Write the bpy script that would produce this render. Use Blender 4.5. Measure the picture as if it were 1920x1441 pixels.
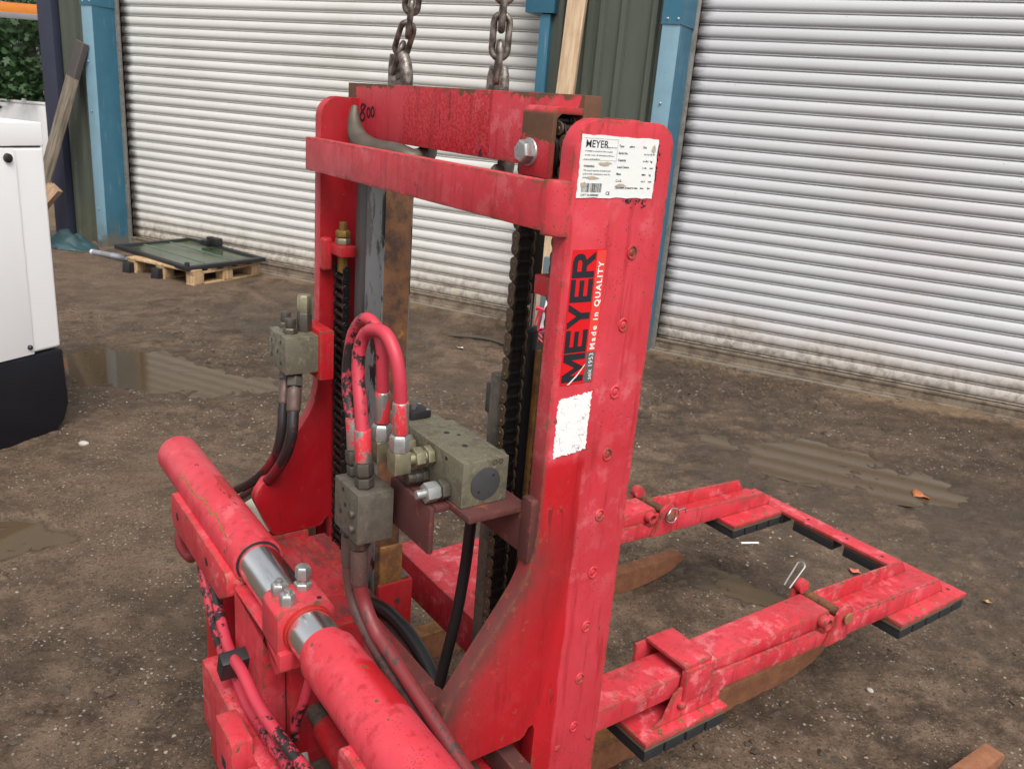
import bpy, bmesh, math, random
import numpy as np
from mathutils import Vector, Matrix
random.seed(7)
R = math.radians
for o in list(bpy.data.objects):
    bpy.data.objects.remove(o)
scene = bpy.context.scene
C = scene.collection

# ------------------------------------------------------------------ camera
cam_d = bpy.data.cameras.new('camera')
cam = bpy.data.objects.new('camera', cam_d)
C.objects.link(cam)
PITCH, ROLL = R(17.947), R(4.745)
fwd = Vector((0, math.cos(PITCH), -math.sin(PITCH)))
rgt = Vector((1, 0, 0))
upv = rgt.cross(fwd)
rr = rgt * math.cos(ROLL) + upv * math.sin(ROLL)
uu = -rgt * math.sin(ROLL) + upv * math.cos(ROLL)
cam.matrix_world = Matrix(((rr.x, uu.x, -fwd.x, 0), (rr.y, uu.y, -fwd.y, 0), (rr.z, uu.z, -fwd.z, 1.5), (0, 0, 0, 1)))
cam_d.sensor_width = 36
cam_d.lens = 1582.58 / 1920 * 36
cam_d.clip_start = 0.05
cam_d.clip_end = 500
cam_d.dof.use_dof = True
cam_d.dof.focus_distance = 1.3
cam_d.dof.aperture_fstop = 20.0
scene.camera = cam

# ------------------------------------------------------------------ world and sun (overcast)
world = bpy.data.worlds.new('World')
scene.world = world
world.use_nodes = True
wn, wl = world.node_tree.nodes, world.node_tree.links
wn.clear()
SUN_EL, SUN_AZ = R(55), R(166)        # azimuth clockwise from +Y
sky = wn.new('ShaderNodeTexSky'); sky.sky_type = 'NISHITA'; sky.sun_disc = False
sky.sun_elevation = SUN_EL; sky.sun_rotation = SUN_AZ
sky.air_density = 1.0; sky.dust_density = 4.0; sky.ozone_density = 1.0
hs = wn.new('ShaderNodeHueSaturation'); hs.inputs['Saturation'].default_value = 0.12
bg = wn.new('ShaderNodeBackground'); bg.inputs['Strength'].default_value = 0.12
wo = wn.new('ShaderNodeOutputWorld')
wl.new(sky.outputs[0], hs.inputs['Color']); wl.new(hs.outputs[0], bg.inputs[0]); wl.new(bg.outputs[0], wo.inputs[0])
sun_d = bpy.data.lights.new('sun', 'SUN'); sun_d.energy = 1.5; sun_d.angle = R(30); sun_d.color = (1, .955, .90)
sun = bpy.data.objects.new('sun', sun_d); C.objects.link(sun)
sd = Vector((math.sin(SUN_AZ) * math.cos(SUN_EL), math.cos(SUN_AZ) * math.cos(SUN_EL), math.sin(SUN_EL)))
sun.rotation_euler = (-sd).to_track_quat('-Z', 'Y').to_euler()
sun.location = sd * 20
vs = scene.view_settings
vs.view_transform = 'Standard'; vs.look = 'None'; vs.gamma = 1; vs.use_curve_mapping = False
vs.exposure = 0.72

# ------------------------------------------------------------------ material kit
class N:
    def __init__(s, name):
        s.m = bpy.data.materials.new(name); s.m.use_nodes = True
        s.t = s.m.node_tree; s.t.nodes.clear()
        s.out = s.t.nodes.new('ShaderNodeOutputMaterial')
        s.b = s.t.nodes.new('ShaderNodeBsdfPrincipled')
        s.t.links.new(s.b.outputs[0], s.out.inputs[0])
        s._tc = None; s._geo = None
    def new(s, k): return s.t.nodes.new(k)
    def link(s, a, b): s.t.links.new(a, b)
    def put(s, sock, v):
        if isinstance(v, bpy.types.NodeSocket): s.link(v, sock)
        elif isinstance(v, (tuple, list)) and sock.type == 'RGBA' and len(v) == 3: sock.default_value = (*v, 1)
        else: sock.default_value = v
    def obj(s):
        if not s._tc: s._tc = s.new('ShaderNodeTexCoord')
        return s._tc.outputs['Object']
    def geo(s, k='Position'):
        if not s._geo: s._geo = s.new('ShaderNodeNewGeometry')
        return s._geo.outputs[k]
    def rnd(s):
        n = s.new('ShaderNodeObjectInfo'); return n.outputs['Random']
    def map(s, v, sc=(1, 1, 1), loc=(0, 0, 0)):
        n = s.new('ShaderNodeMapping'); s.put(n.inputs[0], v); n.inputs['Scale'].default_value = sc; n.inputs['Location'].default_value = loc
        return n.outputs[0]
    def noise(s, sc, det=4, ro=.55, v=None, dist=0):
        n = s.new('ShaderNodeTexNoise'); s.put(n.inputs['Vector'], v if v is not None else s.obj())
        n.inputs['Scale'].default_value = sc; n.inputs['Detail'].default_value = det; n.inputs['Roughness'].default_value = ro; n.inputs['Distortion'].default_value = dist
        return n.outputs[0]
    def vor(s, sc, v=None, feat='F1', out=0, rand=1):
        n = s.new('ShaderNodeTexVoronoi'); n.feature = feat; s.put(n.inputs['Vector'], v if v is not None else s.obj()); n.inputs['Scale'].default_value = sc
        n.inputs['Randomness'].default_value = rand
        return n.outputs[out]
    def ramp(s, f, a, b, ca=(0, 0, 0), cb=(1, 1, 1)):
        n = s.new('ShaderNodeValToRGB'); s.put(n.inputs[0], f)
        e = n.color_ramp.elements; e[0].position = min(max(a, 0), 1); e[1].position = min(max(b, 0), 1); e[0].color = (*ca, 1); e[1].color = (*cb, 1)
        return n.outputs[0]
    def step(s, f, a, b):       # smoothstep from a to b, any range (a > b inverts)
        n = s.new('ShaderNodeMapRange'); n.interpolation_type = 'SMOOTHSTEP'; s.put(n.inputs[0], f)
        if a < b: n.inputs[1].default_value, n.inputs[2].default_value, n.inputs[3].default_value, n.inputs[4].default_value = a, b, 0, 1
        else: n.inputs[1].default_value, n.inputs[2].default_value, n.inputs[3].default_value, n.inputs[4].default_value = b, a, 1, 0
        return n.outputs[0]
    def mix(s, f, a, b, mode='MIX'):
        n = s.new('ShaderNodeMix'); n.data_type = 'RGBA'; n.blend_type = mode
        s.put(n.inputs[0], f); s.put(n.inputs[6], a); s.put(n.inputs[7], b); return n.outputs[2]
    def ma(s, op, a, b=0.0, cl=False):
        n = s.new('ShaderNodeMath'); n.operation = op; n.use_clamp = cl; s.put(n.inputs[0], a); s.put(n.inputs[1], b); return n.outputs[0]
    def lin(s, v, a, b, c, d):   # a*x+b*y+c*z+d
        n = s.new('ShaderNodeVectorMath'); n.operation = 'DOT_PRODUCT'; s.put(n.inputs[0], v); n.inputs[1].default_value = (a, b, c)
        return s.ma('ADD', n.outputs['Value'], d)
    def xyz(s, v):
        n = s.new('ShaderNodeSeparateXYZ'); s.put(n.inputs[0], v); return n.outputs
    def edge(s, r=.004):
        n = s.new('ShaderNodeBevel'); n.samples = 3; n.inputs[0].default_value = r
        d = s.new('ShaderNodeVectorMath'); d.operation = 'DOT_PRODUCT'; s.link(n.outputs[0], d.inputs[0]); s.link(s.geo('True Normal'), d.inputs[1])
        return s.ma('SUBTRACT', 1.0, d.outputs['Value'])
    def bump(s, h, st=.3, d=.002):
        n = s.new('ShaderNodeBump'); n.inputs['Strength'].default_value = st; n.inputs['Distance'].default_value = d; s.put(n.inputs['Height'], h)
        s.link(n.outputs[0], s.b.inputs['Normal']); return n
    def set(s, col=None, rough=None, metal=None, spec=None, **k):
        if col is not None: s.put(s.b.inputs['Base Color'], col)
        if rough is not None: s.put(s.b.inputs['Roughness'], rough)
        if metal is not None: s.put(s.b.inputs['Metallic'], metal)
        if spec is not None: s.put(s.b.inputs['Specular IOR Level'], spec)
        for q, v in k.items(): s.put(s.b.inputs[q.replace('_', ' ')], v)
        return s.m

FRESH, FADED = (.42, .004, .009), (.58, .050, .070)
RUSTC, RUSTD = (.16, .072, .035), (.075, .042, .028)
def red_paint(name, fade=.6, chips=.5, dirt=.15, edgew=1.0, extra=None, fresh=FRESH, faded=FADED, blotch=.35):
    k = N(name); P = k.obj()
    big = k.noise(5, 4, .62); med = k.noise(24, 6, .68)
    f = k.ma('ADD', k.ma('MULTIPLY', k.ma('SUBTRACT', big, .5), 1.5), fade, True)
    if extra and 'fade' in extra: f = extra['fade'](k, f)
    col = k.mix(f, fresh, faded)
    # chalky pale blotches and darker damp streaks
    bl = k.ma('MULTIPLY', k.step(med, .50, .62), k.step(k.noise(3.4, 3, .6), .40, .62))
    col = k.mix(k.ma('MULTIPLY', k.ma('MULTIPLY', bl, f), blotch), col, (.74, .24, .26))
    streak = k.noise(9, 4, .6, k.map(P, (6, 6, .7)))
    col = k.mix(k.ma('MULTIPLY', k.step(streak, .52, .70), .45), col, tuple(c * .62 for c in fresh))
    drip = k.ma('MULTIPLY', k.step(k.ma('ABSOLUTE', k.ma('SUBTRACT', k.noise(26, 2, .5, k.map(P, (1, 1, .12))), .5)), .006, .002), k.step(k.noise(9, 2), .56, .62))
    vert = k.step(k.ma('ABSOLUTE', k.xyz(k.geo('True Normal'))[2]), .35, .1)
    col = k.mix(k.ma('MULTIPLY', k.ma('MULTIPLY', drip, vert), .6), col, (.09, .012, .014))
    # fine dark specks of grime
    sp = k.vor(190)
    spm = k.ma('MULTIPLY', k.step(sp, .20, .12), k.step(k.noise(7, 2), .46, .58))
    col = k.mix(k.ma('MULTIPLY', spm, .8), col, (.03, .015, .014))
    dm = k.ma('MULTIPLY', k.step(k.noise(11, 6, .72), .46, .70), dirt)
    if extra and 'dirt' in extra: dm = k.ma('MAXIMUM', dm, extra['dirt'](k))
    col = k.mix(dm, col, (.048, .032, .027))
    # chips to primer and rust, mostly along edges
    e = k.step(k.edge(.009), .003, .075)
    ch = k.ma('ADD', k.ma('MULTIPLY', k.ma('SUBTRACT', k.noise(46, 9, .70), .5), 5.0), k.ma('MULTIPLY', e, .72 * edgew))
    th = .90 - .32 * chips
    cm = k.step(ch, th, th + .10)
    if extra and 'chip' in extra: cm = k.ma('MAXIMUM', cm, extra['chip'](k))
    rc = k.mix(k.noise(60, 4), RUSTD, RUSTC)
    halo = k.ma('MULTIPLY', k.step(ch, th - .25, th), .35)
    col = k.mix(halo, col, (.50, .10, .045))
    col = k.mix(cm, col, rc)
    ro = k.ma('ADD', .34, k.ma('MULTIPLY', k.noise(16, 4), .26)); ro = k.mix(k.ma('MAXIMUM', cm, dm), ro, (.8, .8, .8))
    hgt = k.ma('SUBTRACT', k.ma('ADD', k.ma('MULTIPLY', k.noise(170, 3), .3), k.ma('MULTIPLY', med, .3)), k.ma('MULTIPLY', cm, .7))
    k.bump(hgt, .45, .0014)
    return k.set(col, ro, 0, .38)

def rgb_n(c, s): return tuple(x * s for x in c)
def metal_dirty(name, base, rough=.42, metal=.8, dirt=.4, dcol=(.035, .028, .02), sc=30):
    k = N(name); n = k.noise(sc, 6, .68); g = k.noise(sc * 5, 3)
    m = k.ma('MULTIPLY', k.step(n, .42, .60), dirt)
    sp = k.step(k.noise(sc * 2.6, 7, .8), .56, .62)
    col = k.mix(m, base, dcol); col = k.mix(k.ma('MULTIPLY', sp, .5), col, tuple(min(1, c * 1.5) for c in base)); col = k.mix(k.ma('MULTIPLY', g, .3), col, rgb_n(base, .55))
    ed = k.step(k.edge(.002), .03, .3); col = k.mix(k.ma('MULTIPLY', ed, .35), col, tuple(min(1, c * 1.7) for c in base))
    k.bump(k.noise(sc * 8, 4), .12, .0006)
    return k.set(col, k.ma('ADD', rough, k.ma('MULTIPLY', m, .4)), k.ma('MULTIPLY', metal, k.ma('SUBTRACT', 1.0, k.ma('MULTIPLY', m, .8))))
def plain(name, col, rough=.5, metal=0, var=.25, sc=20, bump=.1):
    k = N(name); n = k.noise(sc, 5, .65)
    c = k.mix(n, rgb_n(col, 1 - var), tuple(min(1, x * (1 + var)) for x in col)); k.bump(k.noise(sc * 6, 3), bump, .001)
    return k.set(c, k.ma('ADD', rough - .08, k.ma('MULTIPLY', n, .16)), metal)

M = {}
# outer face of the near plate: fresher red strip under old stickers, oily grime along the flared edge
def plate_fade(k, f):
    x = k.xyz(k.obj())
    wob = k.ma('ADD', x[1], k.ma('MULTIPLY', k.ma('SUBTRACT', k.noise(14, 3), .5), .012))
    m = k.ma('MULTIPLY', k.step(wob, .074, .068), k.step(x[2], 1.045, 1.03))
    return k.ma('MULTIPLY', f, k.ma('SUBTRACT', 1.0, k.ma('MULTIPLY', m, .85)))
def plate_dirt(k):
    d = k.lin(k.obj(), 0, 1, -.609, .545)       # distance in y behind the flared edge
    x = k.xyz(k.obj()); n = k.noise(9, 6, .7)
    dd = k.ma('ADD', d, k.ma('MULTIPLY', n, .06))
    a = k.ma('MULTIPLY', k.ma('ADD', k.ma('MULTIPLY', k.step(dd, .19, .04), .44), k.ma('MULTIPLY', k.step(dd, .08, .02), .55)), k.step(x[2], .99, .84))
    b = k.ma('MULTIPLY', k.ma('MULTIPLY', k.step(x[1], .010, -.002), k.step(x[2], 1.25, .92)), k.step(x[2], .86, .90))
    grit = k.ma('ADD', .72, k.ma('MULTIPLY', k.noise(70, 4), .5), True)
    return k.ma('MULTIPLY', k.ma('MULTIPLY', k.ma('MAXIMUM', a, b), .9), grit)
M['plate'] = red_paint('plate red paint', .80, .45, .12, .9, {'fade': plate_fade, 'dirt': plate_dirt})
M['plate_in'] = red_paint('inner plate red paint', .06, .2, .12, .7)
M['red'] = red_paint('faded red paint', .75, .65, .28)
M['red_arm'] = red_paint('worn red arm paint', .74, .9, .34, 1.2, None, FRESH, FADED, .75)
M['red_deep'] = red_paint('deep red paint', .15, .5, .5)
def deck_dirt(k):
    x = k.xyz(k.obj())
    a = k.step(k.ma('ADD', x[0], k.ma('MULTIPLY', k.noise(12, 5, .7), .25)), -.36, -.12)
    g_ = k.ma('ADD', .26, k.ma('MULTIPLY', k.step(k.noise(26, 6, .75, k.map(k.obj(), (.35, 1, 1))), .45, .60), .5))
    return k.ma('MAXIMUM', k.ma('MULTIPLY', a, .82), g_)
M['red_deck'] = red_paint('grimy red deck paint', .40, .95, .9, 1.1, {'dirt': deck_dirt})
M['maroon'] = red_paint('oily maroon paint', .08, .3, .75, .5, {'dirt': lambda k: k.ma('ADD', .40, k.ma('MULTIPLY', k.noise(18, 4), .5), True)}, (.13, .010, .012), (.20, .025, .026))
def top_fade(k, f):
    x = k.xyz(k.obj())
    m = k.ma('MULTIPLY', k.step(x[0], -.601, -.598), k.step(x[0], -.309, -.312))
    pit = k.step(k.noise(190, 5, .75), .40, .60)
    return k.ma('ADD', k.ma('MULTIPLY', f, k.ma('SUBTRACT', 1.0, m)), k.ma('MULTIPLY', m, k.ma('MULTIPLY', pit, .85)))
def top_chip(k):
    x = k.xyz(k.obj())
    n = k.noise(38, 7, .72)
    a = k.ma('MULTIPLY', k.step(k.ma('ADD', x[2], k.ma('MULTIPLY', k.ma('SUBTRACT', n, .5), .05)), 1.5195, 1.5215), k.step(k.noise(7, 3, .6), .44, .5))
    b = k.step(k.ma('ADD', x[0], k.ma('MULTIPLY', k.ma('SUBTRACT', n, .5), .03)), -.099, -.097)
    c = k.ma('MULTIPLY', k.step(k.ma('ADD', x[0], k.ma('MULTIPLY', k.ma('SUBTRACT', n, .5), .05)), -.797, -.80), k.step(x[2], 1.48, 1.49))
    return k.ma('MAXIMUM', k.ma('MAXIMUM', a, b), c)
M['top_bar'] = red_paint('top bar red paint', .85, .5, .10, 1.0, {'fade': top_fade, 'chip': top_chip})
M['bracket'] = red_paint('pulley bracket red paint', .45, .8, .3, 1.2, {'chip': lambda k: k.ma('MULTIPLY', k.step(k.ma('ADD', k.xyz(k.obj())[2], k.ma('MULTIPLY', k.ma('SUBTRACT', k.noise(30, 6, .7), .5), .05)), 1.464, 1.468), k.step(k.xyz(k.obj())[2], 1.504, 1.498))})

def rust_mat(name, a=(.17, .075, .03), b=(.055, .03, .02), c=(.30, .15, .035), sc=30):
    k = N(name); n = k.noise(sc, 7, .7); n2 = k.noise(5, 3)
    col = k.mix(k.step(n, .35, .65), b, a); col = k.mix(k.ma('MULTIPLY', k.step(k.noise(sc * 1.7, 6, .75), .52, .7), k.step(n2, .4, .62)), col, c)
    k.bump(k.noise(sc * 6, 5, .7), .4, .001); return k.set(col, .78, .1)
M['rust'] = rust_mat('rusty steel')
M['fork'] = rust_mat('fork rust', (.30, .125, .060), (.21, .085, .042), (.37, .165, .075), 30)
M['fork_orange'] = rust_mat('orange fork rust', (.33, .15, .035), (.15, .065, .03), (.42, .21, .05), 30)
M['silver'] = metal_dirty('polished channel steel', (.66, .66, .68), .42, .35, .12, sc=14)
k = N('greasy channel edge'); g = k.step(k.noise(22, 6, .7, k.map(k.obj(), (1, 1, .35))), .44, .5)
M['grease_edge'] = k.set(k.mix(g, (.012, .012, .013), (.16, .165, .17)), k.mix(g, (.32, .32, .32), (.45, .45, .45)), .3)
M['grease'] = plain('black grease', (.011, .010, .010), .33, 0, .4, 60, .5)
k = N('chrome rod'); M['chrome'] = k.set(k.mix(k.step(k.noise(8, 5, .7, k.map(k.obj(), (1, 6, 6))), .5, .8), (.86, .87, .88), (.62, .63, .65)), k.ma('ADD', .15, k.ma('MULTIPLY', k.noise(20, 4), .14)), 1.0)
M['block'] = metal_dirty('olive passivated valve steel', (.27, .25, .18), .42, .65, .85, (.060, .050, .030), 40)
M['block_dark'] = metal_dirty('dark greasy valve steel', (.17, .15, .12), .45, .5, .75, (.040, .032, .025), 30)
M['nut'] = metal_dirty('zinc nut steel', (.50, .51, .50), .36, .85, .35, (.09, .08, .06), 45)
M['nut_brass'] = metal_dirty('yellow zinc fitting', (.40, .37, .25), .36, .85, .4, (.07, .055, .03), 45)
M['nut_dark'] = metal_dirty('oiled dark fitting', (.13, .115, .095), .4, .7, .5, (.03, .025, .02), 45)
M['cap'] = plain('dark grey end cap', (.055, .055, .058), .5, .2, .2, 50)
M['black'] = plain('black plastic', (.016, .016, .018), .45)
M['rubber'] = plain('black rubber', (.017, .019, .022), .62, 0, .35, 40, .2)
M['wear_layer'] = plain('brown glued backing', (.12, .085, .05), .8, 0, .3, 40)
def ferrule(name, amount):
    k = N(name); m = k.step(k.noise(45, 5, .7, k.map(k.obj(), (1, 1, .5))), amount, amount + .06)
    return k.set(k.mix(m, (.42, .41, .38), (.62, .035, .05)), k.mix(m, (.38, .38, .38), (.45, .45, .45)), k.ma('MULTIPLY', k.ma('SUBTRACT', 1.0, m), .8))
M['ferrule'] = ferrule('ferrule with red overspray', .5)
M['ferrule_red'] = ferrule('half painted ferrule', .47)
M['ferrule_dark'] = metal_dirty('oily ferrule', (.16, .10, .085), .45, .5, .5)
def hose_mat(name, amt, redc=(.58, .045, .075), blk=(.018, .015, .016)):
    k = N(name); n = k.noise(55, 8, .75); n2 = k.noise(4.5, 2)
    v = k.ma('ADD', k.ma('MULTIPLY', k.ma('SUBTRACT', n, .5), 2.2), k.ma('MULTIPLY', k.ma('SUBTRACT', n2, .5), 2.0))
    m = k.step(v, amt, amt + .10)
    k.bump(k.ma('ADD', m, k.ma('MULTIPLY', k.noise(160, 2), .3)), .3, .0008)
    return k.set(k.mix(m, blk, k.mix(n2, redc, rgb_n(redc, .7))), k.mix(m, (.38, .38, .38), (.5, .5, .5)))
M['hose_red'] = hose_mat('red oversprayed hose', -.19)
M['hose_mid'] = hose_mat('patchy oversprayed hose', -.10, (.22, .012, .02))
M['hose_dirty'] = hose_mat('grimy maroon hose', -.22, (.20, .026, .030), (.05, .035, .03))
M['hose_brown'] = hose_mat('grimy brown hose', -.2, (.11, .045, .04), (.045, .034, .03))
M['hose_black'] = plain('black hose', (.012, .012, .013), .35, 0, .3)
M['chain'] = metal_dirty('brown greasy roller chain', (.12, .082, .052), .45, .45, .5, (.03, .022, .016), 60)
M['chain_black'] = plain('black greased roller chain', (.014, .013, .012), .36, .2, .5, 90, .4)
k = N('weathered lifting chain steel'); n = k.noise(70, 6, .7)
M['lift_chain'] = k.set(k.mix(k.step(n, .38, .62), (.075, .058, .046), (.27, .24, .21)), k.ma('ADD', .28, k.ma('MULTIPLY', n, .3)), .65)
M['hook'] = plain('worn forged hook', (.105, .085, .066), .52, .35, .55, 30, .5)
M['gold'] = metal_dirty('yellow zinc threaded rod', (.33, .20, .05), .45, .6, .5, (.08, .04, .015), 60)
M['nylon'] = plain('cream nylon', (.55, .50, .38), .6, 0, .15, 15)
M['wire'] = metal_dirty('spring wire', (.5, .5, .49), .3, .9, .2)
M['white_sticker'] = plain('white sticker', (.74, .75, .74), .45, 0, .06, 30)
M['ink'] = plain('black ink', (.014, .014, .02), .5)
M['ink_grey'] = plain('grey ink', (.16, .16, .17), .5)
M['stain'] = plain('brown sticker stain', (.42, .36, .28), .6, 0, .3, 60)
M['brand_red'] = plain('brand sticker red', (.64, .008, .014), .35, 0, .08)
M['brand_orange'] = plain('brand sticker light red', (.72, .055, .045), .35, 0, .08)
M['brand_grey'] = plain('brand sticker grey', (.10, .10, .10), .4, 0, .1)
M['brand_white'] = plain('brand sticker white', (.78, .76, .74), .4, 0, .05)

# ------------------------------------------------------------------ mesh kit
class G:
    """collects primitives; build() links them as one mesh object"""
    def __init__(s): s.v = []; s.f = []; s.mi = []; s.cm = 0
    def mat(s, i): s.cm = i; return s
    def add(s, vs, fs):
        o = len(s.v); s.v += [tuple(v) for v in vs]
        for f in fs: s.f.append([o + i for i in f]); s.mi.append(s.cm)
        return s
    def box(s, x0, x1, y0, y1, z0, z1, mtx=None):
        vs = [Vector(p) for p in ((x0, y0, z0), (x1, y0, z0), (x1, y1, z0), (x0, y1, z0), (x0, y0, z1), (x1, y0, z1), (x1, y1, z1), (x0, y1, z1))]
        if mtx: vs = [mtx @ v for v in vs]
        return s.add(vs, [(0, 3, 2, 1), (4, 5, 6, 7), (0, 1, 5, 4), (1, 2, 6, 5), (2, 3, 7, 6), (3, 0, 4, 7)])
    def prism(s, poly, axis, a, b):
        """poly in the two other axes (cyclic order kept), extruded along axis from a to b"""
        def P(u, v, w): return {'x': (w, u, v), 'y': (u, w, v), 'z': (u, v, w)}[axis]
        n = len(poly); vs = [P(u, v, a) for u, v in poly] + [P(u, v, b) for u, v in poly]
        return s.add(vs, [list(range(n))[::-1], list(range(n, 2 * n))] + [(i, (i + 1) % n, n + (i + 1) % n, n + i) for i in range(n)])
    def cyl(s, p0, p1, r0, r1=None, n=20, caps=True, rot=0):
        p0, p1 = Vector(p0), Vector(p1); r1 = r0 if r1 is None else r1
        d = (p1 - p0).normalized(); a = d.orthogonal().normalized()
        if abs(d.z) > .9: a = Vector((1, 0, 0)) - d * d.x; a.normalize()
        b = d.cross(a); vs = []
        for p, r in ((p0, r0), (p1, r1)):
            for i in range(n):
                t = 2 * math.pi * i / n + rot; vs.append(p + a * (r * math.cos(t)) + b * (r * math.sin(t)))
        fs = [(i, (i + 1) % n, n + (i + 1) % n, n + i) for i in range(n)]
        if caps: fs += [list(range(n))[::-1], list(range(n, 2 * n))]
        return s.add(vs, fs)
    def ring(s, p0, p1, ro, ri, n=28):
        """hollow tube with end faces"""
        p0, p1 = Vector(p0), Vector(p1); d = (p1 - p0).normalized(); a = d.orthogonal().normalized(); b = d.cross(a); vs = []
        for p, r in ((p0, ro), (p1, ro), (p1, ri), (p0, ri)):
            for i in range(n):
                t = 2 * math.pi * i / n; vs.append(p + a * (r * math.cos(t)) + b * (r * math.sin(t)))
        fs = []
        for q in range(4):
            q2 = (q + 1) % 4
            fs += [(q * n + i, q * n + (i + 1) % n, q2 * n + (i + 1) % n, q2 * n + i) for i in range(n)]
        return s.add(vs, fs)
    def hexn(s, p, d, h, r):       # chamfered hex nut / bolt head
        p, d = Vector(p), Vector(d).normalized()
        s.cyl(p, p + d * h * .82, r, r, 6); s.cyl(p + d * h * .82, p + d * h, r, r * .84, 6)
        return s
    def tube(s, pts, r, n=12, closed=False, caps=True):
        pts = [Vector(p) for p in pts]; m = len(pts); rs = r if isinstance(r, (list, tuple)) else [r] * m
        vs = []; pa = None
        for i, p in enumerate(pts):
            if closed: t = pts[(i + 1) % m] - pts[i - 1]
            else: t = pts[min(i + 1, m - 1)] - pts[max(i - 1, 0)]
            t.normalize()
            a = (pa - t * pa.dot(t)) if pa else t.orthogonal()
            a.normalize(); pa = a; b = t.cross(a)
            for j in range(n):
                q = 2 * math.pi * j / n; vs.append(p + a * (rs[i] * math.cos(q)) + b * (rs[i] * math.sin(q)))
        fs = []
        for i in range(m if closed else m - 1):
            i2 = (i + 1) % m
            for j in range(n): fs.append((i * n + j, i * n + (j + 1) % n, i2 * n + (j + 1) % n, i2 * n + j))
        if caps and not closed: fs += [list(range(n))[::-1], [(m - 1) * n + j for j in range(n)]]
        return s.add(vs, fs)
    def sphere(s, p, r, nu=12, nv=8, sq=(1, 1, 1)):
        p = Vector(p); vs = [p + Vector((0, 0, r * sq[2]))]
        for i in range(1, nv):
            a = math.pi * i / nv
            for j in range(nu):
                b = 2 * math.pi * j / nu; vs.append(p + Vector((r * sq[0] * math.sin(a) * math.cos(b), r * sq[1] * math.sin(a) * math.sin(b), r * sq[2] * math.cos(a))))
        vs.append(p - Vector((0, 0, r * sq[2]))); fs = []
        for j in range(nu): fs.append((0, 1 + j, 1 + (j + 1) % nu)); fs.append((len(vs) - 1, 1 + (nv - 2) * nu + (j + 1) % nu, 1 + (nv - 2) * nu + j))
        for i in range(nv - 2):
            for j in range(nu): a = 1 + i * nu; fs.append((a + j, a + nu + j, a + nu + (j + 1) % nu, a + (j + 1) % nu))
        return s.add(vs, fs)
    def mesh(s, name, mats, bevel=0, seg=2, smooth=38, fix=True):
        me = bpy.data.meshes.new(name); me.from_pydata(s.v, [], s.f); 
        for m in mats: me.materials.append(M[m] if isinstance(m, str) else m)
        me.polygons.foreach_set('material_index', s.mi)
        bm = bmesh.new(); bm.from_mesh(me)
        if fix: bmesh.ops.recalc_face_normals(bm, faces=bm.faces)
        if bevel:
            es = [e for e in bm.edges if len(e.link_faces) == 2 and e.calc_face_angle(0) > R(40)]
            bmesh.ops.bevel(bm, geom=es, offset=bevel, segments=seg, profile=.6, affect='EDGES', clamp_overlap=True)
        bm.to_mesh(me); bm.free()
        if smooth:
            me.polygons.foreach_set('use_smooth', [True] * len(me.polygons)); me.set_sharp_from_angle(angle=R(smooth))
        me.update(); return me
    def build(s, name, mats, parent=None, bevel=0, seg=2, smooth=38, fix=True):
        if isinstance(mats, str): mats = [mats]
        o = bpy.data.objects.new(name, s.mesh(name, mats, bevel, seg, smooth, fix)); C.objects.link(o)
        if parent: o.parent = parent
        return o
def tag(o, label, cat, group=None):
    o['label'] = label; o['category'] = cat
    if group: o['group'] = group
    return o
def empty(name, loc=(0, 0, 0), rz=0):
    o = bpy.data.objects.new(name, None); C.objects.link(o); o.location = loc; o.rotation_euler = (0, 0, rz); o.empty_display_size = .1; return o
def rebase(o):
    """move the origin of a single-mesh thing to the middle of its base"""
    me = o.data; n = len(me.vertices); a = np.empty(n * 3); me.vertices.foreach_get('co', a); a = a.reshape(-1, 3)
    c = np.array([(a[:, 0].min() + a[:, 0].max()) / 2, (a[:, 1].min() + a[:, 1].max()) / 2, a[:, 2].min()])
    me.vertices.foreach_set('co', (a - c).ravel()); o.location = o.matrix_basis @ Vector(c); me.update(); return o
def catmull(pts, k=6):
    P = [Vector(p) for p in pts]; P = [P[0] * 2 - P[1]] + P + [P[-1] * 2 - P[-2]]; out = []
    for i in range(1, len(P) - 2):
        for j in range(k):
            t = j / k; a, b, c, d = P[i - 1], P[i], P[i + 1], P[i + 2]
            out.append(.5 * ((2 * b) + (c - a) * t + (2 * a - 5 * b + 4 * c - d) * t * t + (3 * b - a - 3 * c + d) * t ** 3))
    return out + [P[-2]]
def setkind(o, k): o['kind'] = k; return o
_font = {}
def text2d(body, size, offset=0.0, align='LEFT', space=1.0):
    cu = bpy.data.curves.new('txt', 'FONT'); cu.body = body; cu.size = size; cu.offset = offset; cu.align_x = align; cu.space_character = space; cu.resolution_u = 3; cu.fill_mode = 'FRONT'
    ob = bpy.data.objects.new('txt', cu); C.objects.link(ob); dg = bpy.context.evaluated_depsgraph_get()
    me = bpy.data.meshes.new_from_object(ob.evaluated_get(dg))
    vs = [tuple(v.co[:2]) for v in me.vertices]; fs = [list(p.vertices) for p in me.polygons]
    bpy.data.objects.remove(ob); bpy.data.curves.remove(cu); bpy.data.meshes.remove(me); return vs, fs
def vnoise(x, y, seed=0):
    """value noise on numpy arrays"""
    def h(i, j):
        n = (i.astype(np.int64) * 374761393 + j.astype(np.int64) * 668265263 + seed * 1442695041) & 0xffffffff
        n = ((n ^ (n >> 13)) * 1274126177) & 0xffffffff; n = n ^ (n >> 16); return (n & 0xffff) / 65535.0
    i, j = np.floor(x), np.floor(y); u, v = x - i, y - j; u = u * u * (3 - 2 * u); v = v * v * (3 - 2 * v)
    return (h(i, j) * (1 - u) + h(i + 1, j) * u) * (1 - v) + (h(i, j + 1) * (1 - u) + h(i + 1, j + 1) * u) * v

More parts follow.
